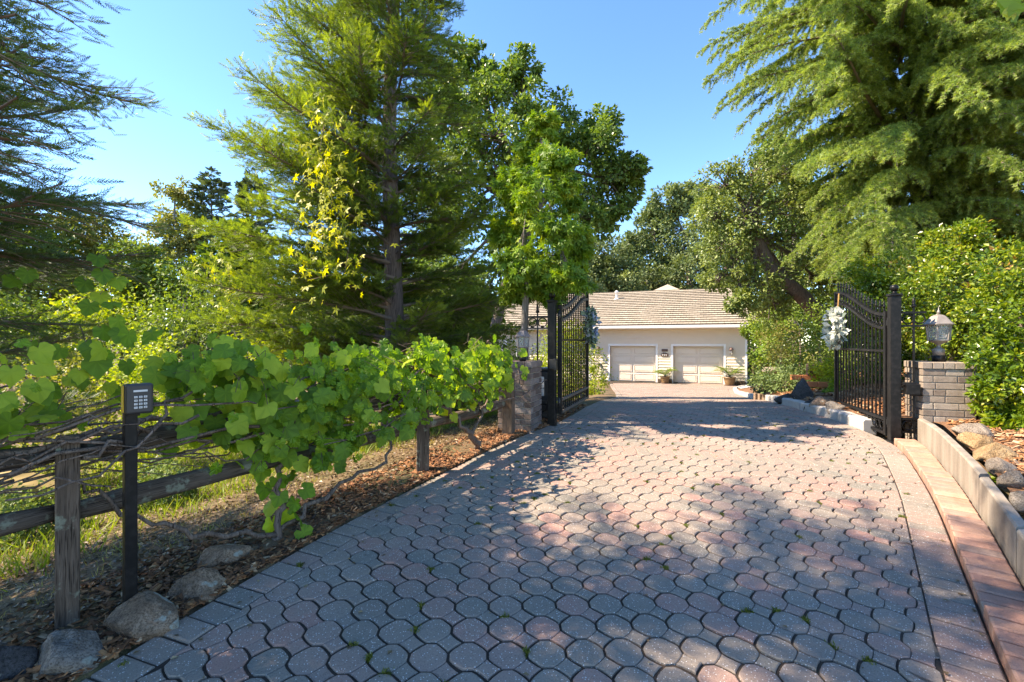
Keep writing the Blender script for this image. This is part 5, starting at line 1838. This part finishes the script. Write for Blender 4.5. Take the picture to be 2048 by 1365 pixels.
S_('lilac_bush', 'light green leafy bush between oak trunk and bronze bush', 1600, 620, 17, 60, 34, 60, .11, MAT['shrub'], 100, squash=1.1)
S_('light_bush', 'bright leafy bush under the leaning oak trunk', 1545, 600, 19, 36, 26, 50, .12, MAT['sweetgum'], 105, squash=1.0)
S_('tall_shrub', 'tall bright shrub closing the yard right of the house', 1600, 650, 22, 60, 50, 80, .13, MAT['sweetgum'], 141, squash=1.0)
S_('tall_shrub', 'small bright bush at the back corner of the house', 1512, 690, 27, 30, 30, 60, .16, MAT['sweetgum'], 146)
S_('tall_shrub', 'dull green shrub behind the bronze bush', 1545, 680, 19, 36, 40, 70, .10, MAT['shrub'], 142, squash=.9)
S_('tall_shrub', 'dark shrub behind the wreath of the right gate', 1690, 660, 14, 60, 50, 80, .09, MAT['shrub'], 143, squash=1.2)
# left of the left gate leaf
S_('clipped_hedge', 'clipped yellow green hedge behind the left gate leaf', 1140, 690, 11.5, 62, 90, 90, .055, MAT['lime'], 101, wide=1.1, squash=.75)
S_('clipped_hedge', 'olive hedge under the house window', 1070, 725, 13.0, 60, 50, 70, .06, MAT['bronze'], 102, wide=1.3, squash=.6)
S_('low_shrub', 'small yellow green shrub at the gate leaf by the garage hose', 1188, 752, 17.5, 22, 26, 50, .07, MAT['lime'], 103, squash=.9)
S_('low_shrub', 'dense green shrub under the redwood beside the lantern', 985, 690, 9.5, 60, 44, 70, .055, MAT['shrub'], 106, squash=.7)
S_('low_shrub', 'leafy green shrub at the foot of the tall redwood', 915, 700, 8.6, 56, 50, 80, .06, MAT['shrub'], 144, squash=.8)
S_('low_shrub', 'pale green shrub left of the redwood trunk', 700, 690, 9.4, 60, 50, 80, .06, MAT['lime'], 145, squash=.7)
# round bush and vine on the left slope
S_('round_bush', 'large round glossy bush between the pine and the redwood', 380, 605, 9.0, 100, 60, 90, .075, MAT['shrub'], 111, squash=.8, base=-.7)
S_('yellow_shrub', 'sunlit yellow green shrub above the keypad', 300, 690, 6.5, 70, 44, 60, .06, MAT['lime'], 112, squash=.6, base=-.5)
S_('yellow_shrub', 'sunlit yellow shrub behind the shaded fence post', 120, 760, 5.6, 90, 44, 60, .06, MAT['pale_leaf'], 113, squash=.7, base=-.6)
S_('yellow_shrub', 'lime green shrub below the lowest redwood branches', 500, 690, 7.0, 60, 40, 60, .06, MAT['lime'], 116, squash=.7, base=-.4)
S_('yellow_shrub', 'bright shrub mass below the yellowish tree', 215, 640, 10.5, 90, 60, 80, .09, MAT['lime'], 147, base=-.8, squash=.8)
S_('yellow_shrub', 'leafy green shrub at the left edge beyond the rails', 50, 660, 9.0, 90, 60, 80, .09, MAT['shrub'], 148, base=-.8, squash=.8)
S_('grey_shrub', 'grey green feathery shrub behind the keypad post', 320, 950, 4.4, 60, 50, 60, .04, MAT['rosemary'], 114, squash=.55, base=-.35)
S_('grey_shrub', 'pale feathery shrub at the left edge behind the rails', 60, 1000, 3.9, 80, 50, 60, .04, MAT['rosemary'], 115, squash=.5, base=-.4)


# yellow vine climbing the redwood
def climbing_vine(name, label, spots, seed, size):
    rr = np.random.default_rng(seed)
    P, Q = [], []
    for px, py, r, Y, n in spots:
        c = np.array(at(px, py, Y)); rad = r * Y / F_PX
        P.append(c + rr.normal(0, .62, (n, 3)) * np.array((rad, .2, rad)))
        Q.append(c)
    P = np.concatenate(P); n = len(P)
    b = tuple(Q[-1])
    t = thing(name, label, 'vine', b)
    X = norm(rr.normal(0, .5, (n, 3)) + np.array((0, -.2, -.9)))
    Zn = norm(rr.normal(0, .5, (n, 3)) + np.array((-.6, -.7, .4)))
    V, Fc = place(STAR * np.array((1, 1.2, 1)), P, X, Zn, size * rr.uniform(.7, 1.2, n))
    npobj('leaves', [(V - np.array(b), Fc, np.repeat(np.clip(rr.normal(.55, .25, n), 0, 1), 5), 0)], MAT['yellow_vine'], t)
    m = MB()
    pts = [Vector(q) for q in Q[::-1]]
    m.tube(pts, .004, 4)
    m.build('stem', MAT['cane'], t, origin=b)
climbing_vine('yellow_vine', 'bright yellow green vine climbing the left side of the tall redwood', [(650, 240, 30, 5.75, 26), (640, 300, 40, 5.7, 44), (655, 350, 44, 5.7, 40), (665, 400, 50, 5.65, 60), (650, 460, 52, 5.65, 56), (700, 480, 50, 5.65, 26), (690, 545, 50, 5.65, 16), (620, 560, 50, 5.65, 12)], 121, .076)
climbing_vine('yellow_vine', 'yellow vine trailing over the round bush', [(455, 535, 22, 7.5, 18), (465, 590, 24, 7.5, 22), (400, 530, 30, 7.8, 16), (460, 625, 20, 7.4, 14)], 122, .085)

# ------------------------------------------------------------------ grape vines on the fence
def grape_outline():
    pts = []
    prof = [(180, .12), (158, .52), (138, .66), (122, .70), (108, .66), (92, .78), (76, .84), (62, .92), (50, .80), (38, .82), (26, .90), (14, .96), (0, 1.10)]
    pts = [(a, r) for a, r in prof] + [(-a, r) for a, r in prof[-2:0:-1]]
    out = []
    for a, r in pts:
        a = R(a)
        out.append((r * math.cos(a), r * math.sin(a)))
    return out
GO = grape_outline()
def grape_tmpl(cup, wav, seed):
    rr = np.random.default_rng(seed)
    c = np.array((.12, 0, 0))
    pts = []
    for i, (x, y) in enumerate(GO):
        r = math.hypot(x, y)
        z = -cup * r * r + wav * math.sin(i * 2.1 + seed) * r + (-.22 * max(x, 0) ** 2) + (.04 if i % 3 == 0 else -.02) * r
        pts.append(np.array((x, y * .95, z)))
    tr = []
    n = len(pts)
    for i in range(n):
        tr.append([c, pts[i], pts[(i + 1) % n]][::-1])
    return np.array(tr)
GT = [grape_tmpl(.03 + .055 * k, .05 + .03 * (k % 3), k) for k in range(6)]
GM = []
for k in range(18):
    tm_ = GT[k % 6]
    v = tm_.reshape(-1, 3); f_ = np.arange(len(v)).reshape(-1, 3)
    uq, inv = np.unique(v.round(6), axis=0, return_inverse=True)
    me = np_mesh('leaf', [(uq, inv.reshape(-1)[f_], np.clip(rng.normal(.15 + .7 * (k // 6) / 2, .10) + rng.normal(0, .05, len(f_)) + .09 * np.sin(np.arange(len(f_)) * 1.57), 0, 1), 0)])
    me.materials.append(MAT['vine'])
    me.polygons.foreach_set('use_smooth', np.ones(len(me.polygons), bool))
    GM.append(me)


def vine(label, base, s_range, n, zfun, seed, extra=(), stems=(), canes=0):
    rr = np.random.default_rng(seed)
    b = Vector(base)
    t = thing('grape_vine', label, 'vine', b, 0, 'grape vines on the rail fence')
    leaves = []
    # leaf clusters along the fence
    k = 0
    while k < n:
        s = rr.uniform(*s_range)
        zlo, zhi, qc = zfun(s)
        zc = zlo + (zhi - zlo) * rr.random() ** .8
        qq = qc + rr.normal(0, .13)
        for _ in range(rr.integers(2, 6)):
            p = fpt(s + rr.normal(0, .09), qq + rr.normal(0, .06), zc + rr.normal(0, .07))
            if s < .75 and (p - Vector((-1.84, 2.27, 1.19))).length < .22: continue
            if p.y < 1.6 and p.x > -2.2: continue
            if p.y > 5.2 and p.x > -.02: continue
            leaves.append((p, rr.uniform(.032, .082) * min(1.0, .55 + max(p.y - 1.0, 0) * .3)))
            k += 1
    for px, py, Y, sz in extra: leaves.append((at(px, py, Y), sz))
    leaves.sort(key=lambda q: -q[1] / max(q[0].y, .5))
    stuff = [[], [], [], []]
    for i, (p, sz) in enumerate(leaves):
        outw = np.array((FN.x * .9 + rr.normal(0, .5), FN.y * .9 + rr.normal(0, .5) - .25, .65 + rr.normal(0, .35)))
        tip = np.array((rr.normal(0, .55) + FN.x * .4, rr.normal(0, .55) + FN.y * .4, -.75 + rr.normal(0, .25)))
        zax = Vector(outw).normalized(); xax = Vector(tip); xax = (xax - zax * xax.dot(zax)).normalized()
        M = Matrix((xax, zax.cross(xax), zax)).transposed()
        if i < 290:
            o = bpy.data.objects.new('leaf', GM[rr.integers(0, len(GM))]); COL.objects.link(o)
            o.parent = t
            o.matrix_local = Matrix.Translation(p - b) @ M.to_4x4() @ Matrix.Scale(sz, 4)
        else:
            stuff[0].append(p - b); stuff[1].append(xax); stuff[2].append(zax); stuff[3].append(sz)
    if stuff[0]:
        P, X, Zn, S = map(np.array, stuff)
        V, Fc = place(GT[2], P, X, Zn, S)
        npobj('farther_leaves', [(V, Fc, np.repeat(np.clip(rr.normal(.45, .25, len(P)), 0, 1), len(GT[2])), 0)], MAT['vine'], t, 'stuff')
    m = MB()
    for pts, r0, r1 in stems:
        pp = []
        pts = [Vector(p) for p in pts]
        for a, c in zip(pts[:-1], pts[1:]):
            for j in range(5): pp.append(a.lerp(c, j / 5) + Vector(rr.normal(0, .018, 3)))
        pp.append(pts[-1])
        m.tube(pp, [r0 + (r1 - r0) * i / (len(pp) - 1) * 1.0 + rr.uniform(-.15, .15) * r0 for i in range(len(pp))], 7)
    m.build('trunk', MAT['cane'], t, origin=b)
    m = MB()
    for _ in range(canes):
        s = rr.uniform(*s_range); L = rr.uniform(.5, 1.5) * rr.choice([-1, 1])
        z = rr.normal(.95, .07); q = rr.normal(.0, .10)
        pts = []
        dz_ = rr.normal(0, .12); dq = rr.normal(0, .10)
        for j in range(9):
            u_ = j / 8
            pts.append(fpt(s + L * u_, q + dq * u_ + .05 * math.sin(u_ * 5 + s * 7), z + dz_ * u_ + .06 * math.sin(u_ * 4 + s * 3)) + Vector(rr.normal(0, .016, 3)))
        r0 = rr.uniform(.0035, .012)
        m.tube(pts, [r0 * (1 - .5 * j / 8) for j in range(9)], 5)
    for p, sz in leaves[::7]:
        m.tube([p, p + Vector(rr.normal(0, .03, 3)) + Vector((0, 0, .05)), p + Vector(rr.normal(0, .06, 3)) + FN * -.08], .0022, 3, cap=False)
    o = m.build('canes', MAT['cane'], t, origin=b); o['kind'] = 'stuff'
    return t

def z_a(s): return (1.04 + .05 * s, 1.36, .02)
def z_b(s):
    lo = float(np.interp(s, [.4, .7, 1.2, 1.9, 2.5], [.98, .80, .62, .72, .88]))
    return (lo, 1.38, .10)
def z_c(s): return (float(np.interp(s, [2.4, 3.0, 3.6, 4.2], [.90, .84, .90, .92])), float(np.interp(s, [2.4, 3, 4.2], [1.36, 1.36, 1.36])), .08)
GB0 = fpt(-.9, .06, fz(-.9))
GB1 = Vector((-1.50, 3.0, Z(-1.5, 3.0)))
GB2 = Vector((-.36, 5.05, Z(-.36, 5.05)))
vine('grape vine with grey tangled canes around the shaded fence post', GB0, (-1.9, .55), 300, z_a, 201,
     extra=[(px, py, 2.6 + .02 * (i % 5), .062) for i, (px, py) in enumerate([(195, 515), (205, 545), (170, 565), (235, 560), (200, 590), (225, 610), (180, 610), (235, 640), (55, 545), (30, 560), (240, 665), (205, 660), (175, 690), (120, 700), (60, 690)])],
     stems=[([GB0, fpt(-.85, .02, .55), fpt(-.6, -.02, .85), fpt(0, .0, 1.0), fpt(.4, .05, 1.04)], .022, .009), ([fpt(-.85, .02, .6), fpt(-1.4, 0, .9), fpt(-1.9, 0, .95)], .016, .008), ([fpt(.0, .12, .90), fpt(.25, .10, 1.0), fpt(.5, .12, 1.2)], .010, .007)], canes=60)
vine('grape vine with the densest foliage and leaves down to its trunk', GB1, (.45, 2.45), 900, z_b, 202,
     extra=[(px, py, 3.02 + .03 * (i % 4), .075) for i, (px, py) in enumerate([(560, 990), (540, 1010), (590, 1005), (575, 1030), (545, 1045), (600, 1040), (530, 975), (610, 980), (555, 960), (585, 950), (525, 940), (560, 920), (600, 925), (640, 920), (540, 1075), (565, 1085), (605, 1065), (690, 900), (680, 930)])],
     stems=[([GB1, GB1 + Vector((.03, .05, .22)), fpt(1.0, .05, .6), fpt(1.2, .0, .85), fpt(1.8, .05, 1.0)], .024, .010), ([GB1 + Vector((.0, 0, .08)), fpt(1.35, .10, .40), fpt(1.9, .08, .48), fpt(2.1, .02, .75)], .018, .010), ([GB1 + Vector((0, 0, .05)), fpt(.5, .05, .38), fpt(.2, .0, .62), fpt(.0, -.05, .85)], .016, .008)], canes=26)
vine('yellowish grape vine at the fence end beside the left pillar', GB2, (2.4, 3.88), 520, z_c, 203,
     stems=[([GB2, fpt(3.1, .1, .52), fpt(2.9, .03, .72), fpt(2.6, .0, .92)], .034, .014), ([fpt(3.1, .1, .50), fpt(3.5, .0, .75), fpt(3.9, .0, .95)], .018, .008)], canes=22)

# oak sprig in the top right corner
c = at(2036, 30, 2.6)
sg = thing('oak_sprig', 'lobed oak leaves hanging in at the top right corner', 'leaves', c)
def oak_leaf(L):
    pts = []
    prof = [(0, .03), (.10, .06), (.18, .20), (.28, .13), (.40, .32), (.52, .17), (.66, .30), (.78, .14), (.90, .14), (1, 0)]
    up_ = [(x * L, y * L, .03 * math.sin(x * 6) * L) for x, y in prof]
    dn = [(x * L, -y * L, .03 * math.sin(x * 6 + 1) * L) for x, y in prof[-2::-1]]
    return up_ + dn
for k, (dx, dz_, a, L, tn) in enumerate(((.045, .02, 200, .17, .55), (.06, .05, 165, .15, .9), (.05, -.01, 235, .14, .3))):
    mb = MB(); mb.tone = tn
    M = Euler((R(70), R(a), R(10 * k)), 'XYZ').to_matrix()
    mb.poly([M @ Vector(p) + Vector((dx, .03 * k, dz_)) for p in oak_leaf(L)])
    mb.build('leaf', MAT['sweetgum'], sg, fix=False)
MB().tube([(.05, .02, .02), (.10, .03, .12), (.2, .05, .35), (.25, .1, .8)], [.003, .004, .006, .009], 5).build('twig', MAT['twig'], sg)

# ------------------------------------------------------------------ boulders
def hit(px, py):
    for Y in np.arange(1.2, 40, .02):
        p = at(px, py, Y)
        g = float(bedz(p.x, p.y)) if p.x > er(p.y) + .3 else Z(p.x, p.y)
        if p.z <= g: return float(Y)
    return 20.0


def boulder(label, px, py, Y, w, h, d, mat, seed, group, zg=None, rz=0.0, sharp=.22):
    Y2 = hit(px, py + h / 2 / Y * F_PX * .78) + d * .28 if group in (gL, gR_) else Y
    w, h, d, Y = w * Y2 / Y, h * Y2 / Y, d * Y2 / Y, Y2
    c = at(px, py, Y)
    bm = bmesh.new()
    bmesh.ops.create_icosphere(bm, subdivisions=4, radius=1)
    off = Vector((seed * 3.1, seed * 1.7, seed * .9))
    for v in bm.verts:
        n = v.co.normalized()
        k = 1 + sharp * mnoise.noise(n * 1.1 + off) * 1.6 + .10 * mnoise.noise(n * 2.6 + off) + .045 * mnoise.noise(n * 6 + off) + .03 * mnoise.noise(n * 11 + off) + .016 * mnoise.noise(n * 24 + off)
        # planed faces
        for q in range(9):
            f = Vector((math.sin(seed + q * 2.1), math.cos(seed * 1.3 + q * 1.7), math.sin(seed * .7 + q * 2.9))).normalized()
            dd = n.dot(f) * k; lim = .56 + .22 * ((q * .37 + seed * .23) % 1)
            if dd > lim: k -= (dd - lim) * .96 / max(n.dot(f), .3)
        v.co = n * k
        v.co.x *= w / 2; v.co.y *= d / 2; v.co.z *= h / 2
    me = bpy.data.meshes.new('boulder'); bm.to_mesh(me); bm.free()
    me.materials.append(mat)
    me.polygons.foreach_set('use_smooth', np.ones(len(me.polygons), bool))
    o = link('boulder', me)
    if group in (gL, gR_): c.z -= h * .10
    o.location = c; o.rotation_euler = (0, rng.normal(0, .08), rz)
    return tag(o, label, 'boulder', group)
gL, gR_ = 'boulders at the foot of the keypad', 'boulders in the mulch bed at the right edge'
def wpx(px, Y): return px * Y / F_PX
boulder('grey boulder nearest the camera below the fence post', 138, 1305, 2.05, wpx(165, 2.05), wpx(120, 2.05), .30, MAT['rock_grey'], 1, gL)
boulder('dark boulder in the bottom left corner', 10, 1332, 2.0, wpx(120, 2.0), wpx(110, 2.0), .28, MAT['rock_dark'], 2, gL)
boulder('brown boulder with round pale lichen in front of the keypad post', 290, 1232, 2.28, wpx(160, 2.28), wpx(112, 2.28), .30, MAT['rock_brown'], 3, gL, rz=.3)
boulder('brown boulder with lichen streak right of the keypad post', 395, 1170, 2.55, wpx(112, 2.55), wpx(88, 2.55), .26, MAT['rock_brown'], 4, gL, rz=.6)
boulder('flat brown boulder farthest up the mulch strip', 452, 1108, 2.80, wpx(118, 2.8), wpx(64, 2.8), .26, MAT['rock_brown'], 5, gL, rz=.4)
gR_ = 'boulders in the mulch bed at the right edge'
boulder('pale grey boulder farthest back in the right mulch bed', 1945, 862, 4.9, wpx(76, 4.9), wpx(40, 4.9), .36, MAT['rock_pale'], 6, gR_)
boulder('golden boulder in the right mulch bed', 1958, 884, 4.55, wpx(64, 4.55), wpx(46, 4.55), .30, MAT['rock_gold'], 7, gR_, rz=.5)
boulder('large flat golden boulder leaning on the others', 1988, 906, 4.2, wpx(92, 4.2), wpx(42, 4.2), .30, MAT['rock_gold'], 8, gR_, rz=.3)
boulder('pale rounded boulder under the overhanging shrub', 2000, 932, 3.95, wpx(60, 3.95), wpx(44, 3.95), .24, MAT['rock_pale'], 9, gR_)
boulder('brown boulder below the overhanging shrub', 2026, 960, 3.7, wpx(64, 3.7), wpx(50, 3.7), .24, MAT['rock_pale'], 10, gR_)
boulder('grey shaded boulder cut by the right edge of the picture', 2056, 1002, 3.35, wpx(70, 3.35), wpx(56, 3.35), .24, MAT['rock_grey'], 11, gR_)
boulder('light stone on the mulch behind the right pillar', 1975, 828, 5.9, wpx(70, 5.9), wpx(36, 5.9), .3, MAT['rock_pale'], 18, gR_)
gG = 'boulders in the garden beyond the gate'
boulder('tall dark slab of rock standing in the garden bed', 1606, 790, 8.3, wpx(44, 8.3), wpx(72, 8.3), .4, MAT['rock_dark'], 12, gG, rz=.4, sharp=.35)
boulder('brown boulder right of the dark slab', 1648, 812, 7.3, wpx(58, 7.3), wpx(46, 7.3), .4, MAT['rock_brown'], 13, gG)
boulder('low dark boulder left of the standing slab', 1572, 803, 8.9, wpx(46, 8.9), wpx(32, 8.9), .4, MAT['rock_dark'], 14, gG)
boulder('pale boulder at the kerb next to the gate leaf', 1677, 822, 6.8, wpx(56, 6.8), wpx(38, 6.8), .35, MAT['rock_grey'], 15, gG)
boulder('dark boulder low against the kerb', 1622, 815, 7.55, wpx(40, 7.55), wpx(32, 7.55), .3, MAT['rock_dark'], 16, gG)
boulder('white stone beside the rosemary clump', 1545, 742, 14.5, wpx(50, 14.5), wpx(20, 14.5), .5, MAT['rock_pale'], 17, gG)
boulder('brown boulder seen through the right gate pickets', 1730, 800, 8.2, wpx(60, 8.2), wpx(36, 8.2), .4, MAT['rock_pale'], 19, gG)
# short upright edging stones
es = thing('edging_stones', 'row of short upright edging stones under the rosemary', 'edging', at(1545, 800, 9.9))
for k in range(9):
    p = at(1512 + k * 8.6, 797 + k * 1.9, 11.0 - k * .22) - es.location
    MB().box(p, (.085, .09, .24)).build('stone', MAT['rock_brown'], es, bevel=.012)
# red clay edging
for k, (px, py, Y, lb) in enumerate(((1612, 756, 9.6, 'red clay block edging by the lime shrub'), (1645, 770, 9.0, 'red brown timber edging step below the lime shrub'))):
    p = at(px, py, Y)
    t = thing('garden_edging', lb, 'edging', p, R(-12), 'edging steps in the garden')
    for j in range(3): MB().b2((-.28 + j * .19, -.05, -.05), (-.10 + j * .19, .05, .05)).build('block', MAT['red_clay'], t, bevel=.008)
    if k == 0: MB().b2((.0, -.09, .05), (.18, .02, .28)).build('clay_pot', MAT['plaque'], t, bevel=.02)
# gravel corner by the house
gp = MB(); rr_ = np.random.default_rng(5)
for _ in range(500):
    y = rr_.uniform(20.5, 24.8); x = float(er(y)) + rr_.uniform(.3, 2.2)
    z = float(bedz(x, y)) + .03; s_ = rr_.uniform(.03, .08)
    gp.lathe([(s_ * .5, 0), (s_ * .9, s_ * .3), (s_ * .4, s_ * .7)], 5, (x, y, z))
o = gp.build('gravel', MAT['gravel'], fix=False); o['kind'] = 'stuff'; o['label'] = 'grey gravel in the corner by the garage'
# ochre cloth heap low on the left
boulder('ochre coloured heap behind the left fence rails', 40, 985, 4.2, wpx(190, 4.2), wpx(90, 4.2), .5, MAT['tarp'], 24, None)

# ------------------------------------------------------------------ mulch chips, grass, joint moss
def chips(name, n, xyfun, zfun, size, label, seed, tmean=.45):
    rr = np.random.default_rng(seed)
    XY = xyfun(n, rr)
    n = len(XY)
    z = zfun(XY[:, 0], XY[:, 1]) + rr.uniform(.002, .024, n)
    P = np.column_stack([XY, z])
    X = norm(np.column_stack([rr.normal(0, 1, n), rr.normal(0, 1, n), rr.normal(0, .3, n)]))
    Zn = norm(np.column_stack([rr.normal(0, .4, n), rr.normal(0, .4, n), np.ones(n)]))
    w_, h_ = .42, .14
    lo = [(-1, -w_, 0), (1, -w_ * .6, 0), (1.1, w_ * .8, 0), (-.9, w_, 0)]
    hi = [(-.85, -w_ * .8, h_), (.9, -w_ * .5, h_ * 1.5), (.95, w_ * .6, h_), (-.8, w_ * .8, h_ * 1.3)]
    tm_ = np.array([hi] + [[lo[i], lo[(i + 1) % 4], hi[(i + 1) % 4], hi[i]] for i in range(4)], float)
    V, Fc = place(tm_, P, X, Zn, size * rr.uniform(.45, 1.35, n))
    o = npobj(name, [(V, Fc, np.repeat(np.clip(rr.normal(tmean, .32, n), 0, 1), 5), 0)], MAT['chip'], None, 'stuff')
    o['label'] = label
def left_strip(n, rr):
    y = 1.3 + 5.6 * rr.random(n) ** 1.15
    w_ = np.interp(y, [1.3, 2.5, 4, 5.5, 7], [1.25, 1.0, .65, .60, .5])
    x = el(y) - .02 - w_ * rr.random(n) ** 1.6
    return np.column_stack([x, y])
chips('bark_mulch', 12000, left_strip, gz, .024, 'red brown bark mulch along the left edge of the drive', 301, .38)
def right_near(n, rr):
    y = 1.3 + 4.6 * rr.random(n)
    x = er(y) + .50 + 2.2 * rr.random(n) ** 1.3
    return np.column_stack([x, y])
chips('bark_mulch', 5200, right_near, bedz, .030, 'orange bark mulch behind the concrete wall', 302, .6)
def right_far(n, rr):
    y = 5.8 + 8 * rr.random(n) ** 1.3
    x = er(y) + .2 + 3.6 * rr.random(n)
    return np.column_stack([x, y])
chips('bark_mulch', 5200, right_far, bedz, .045, 'orange bark mulch in the garden beyond the gate', 303, .6)
def gate_foot(n, rr):
    y = rr.uniform(5.5, 8.5, n); x = el(y) - .03 - rr.uniform(0, .5, n)
    return np.column_stack([x, y])
chips('bark_mulch', 900, gate_foot, gz, .03, 'bark mulch around the left gate post', 304, .45)


def blades(name, n, xyfun, zfun, hgt, wid, label, mat, seed, tmean=.5, tsd=.25):
    rr = np.random.default_rng(seed)
    XY = xyfun(n, rr); n = len(XY)
    z = zfun(XY[:, 0], XY[:, 1]) - .005
    P = np.column_stack([XY, z])
    X = norm(np.column_stack([rr.normal(0, .45, n), rr.normal(0, .45, n), np.ones(n)]))
    Zn = norm(np.column_stack([rr.normal(0, 1, n), rr.normal(0, 1, n), rr.normal(0, .1, n)]))
    tm_ = np.array([[(0, -wid, 0), (.55, -wid * .7, .05), (.55, wid * .7, .05), (0, wid, 0)], [(.55, -wid * .7, .05), (1, -.002, .22), (1, .002, .22), (.55, wid * .7, .05)]], float)
    V, Fc = place(tm_, P, X, Zn, hgt * rr.uniform(.4, 1.3, n))
    o = npobj(name, [(V, Fc, np.repeat(np.clip(rr.normal(tmean, tsd, n), 0, 1), 2), 0)], mat, None, 'stuff')
    o['label'] = label
def tufts(x0fun, n_t, spread):
    def f(n, rr):
        c = x0fun(n_t, rr)
        k = rr.integers(0, len(c), n)
        return c[k] + rr.normal(0, spread, (n, 2))
    return f
def slope_near(n, rr):
    y = 1.2 + 7.3 * rr.random(n); x = el(y) - .35 - 3.2 * rr.random(n) ** 1.1
    return np.column_stack([x, y])
blades('dry_grass', 9000, tufts(lambda n, rr: slope_near(n, rr) - np.array((.45, 0)), 500, .06), gz, .065, .035, 'dry straw grass on the bank below the fence', MAT['grass'], 311, .78, .16)
def slope_far(n, rr):
    y = 2.2 + 9 * rr.random(n); x = el(y) - 1.7 - 7 * rr.random(n)
    return np.column_stack([x, y])
blades('grass', 40000, tufts(slope_far, 2200, .12), gz, .15, .03, 'green grass on the slope left of the fence', MAT['grass'], 312, .32, .16)
# straw litter lying flat
def flat_straw(n, rr): return slope_near(n, rr)
def litter(n, seed):
    rr = np.random.default_rng(seed)
    XY = slope_near(n, rr)
    z = gz(XY[:, 0], XY[:, 1]) + rr.uniform(.012, .035, n)
    P = np.column_stack([XY, z])
    X = norm(np.column_stack([rr.normal(0, 1, n), rr.normal(0, 1, n), rr.normal(0, .12, n)]))
    V, Fc = place(LQ, P, X, norm(np.column_stack([rr.normal(0, .4, n), rr.normal(0, .4, n), np.ones(n)])), rr.uniform(.018, .05, n))
    o = npobj('leaf_litter', [(V, Fc, np.repeat(np.clip(rr.normal(.5, .27, n), 0, 1), 2), 0)], MAT['litter'], None, 'stuff')
    o['label'] = 'dry fallen leaves on the bank under the vines'
litter(20000, 321)
def joints(n, rr):
    k = rr.integers(0, len(units), n)
    u_ = np.array(units)[k]
    # along the wavy joints round the octagons
    a = rr.integers(0, 4, n) * (PI / 2) + LAT
    tt = rr.uniform(-.5, .5, n)
    x = u_[:, 0] + np.cos(a) * PP / 2 - np.sin(a) * tt * .03
    y = u_[:, 1] + np.sin(a) * PP / 2 + np.cos(a) * tt * .03
    m = (y < 7) & (np.array([mnoise.noise((p * 1.6, q * 1.6, 2.2)) for p, q in zip(x, y)]) > .02)
    return np.column_stack([x, y])[m]
def jz(x, y): return zb(y) - .010
blades('joint_moss', 16000, tufts(joints, 1500, .009), jz, .024, .13, 'tiny weeds and moss in the paver joints', MAT['moss'], 331, .5, .25)

def fallen(n, seed):
    rr = np.random.default_rng(seed)
    y = 1.6 + 8 * rr.random(n) ** 1.2
    e = rr.random(n)
    x = np.where(e < .45, el(y) + .02 + .5 * rr.random(n) ** 2, np.where(e < .7, er(y) - .02 - .25 * rr.random(n) ** 2, el(y) + (er(y) - el(y)) * rr.random(n)))
    P = np.column_stack([x, y, zb(y) + .006])
    X = norm(np.column_stack([rr.normal(0, 1, n), rr.normal(0, 1, n), np.zeros(n)]))
    V, Fc = place(LQ, P, X, norm(np.column_stack([rr.normal(0, .25, n), rr.normal(0, .25, n), np.ones(n)])), rr.uniform(.010, .034, n))
    o = npobj('fallen_leaves', [(V, Fc, np.repeat(np.clip(rr.normal(.75, .25, n), 0, 1), 2), 0)], MAT['litter'], None, 'stuff')
    o['label'] = 'small dry leaves and bits scattered on the paving'
fallen(420, 341)

# ------------------------------------------------------------------ tidy
n_t = sum(len(o.data.polygons) for o in scene.objects if o.type == 'MESH')
print('objects', len(scene.objects), 'faces', n_t)
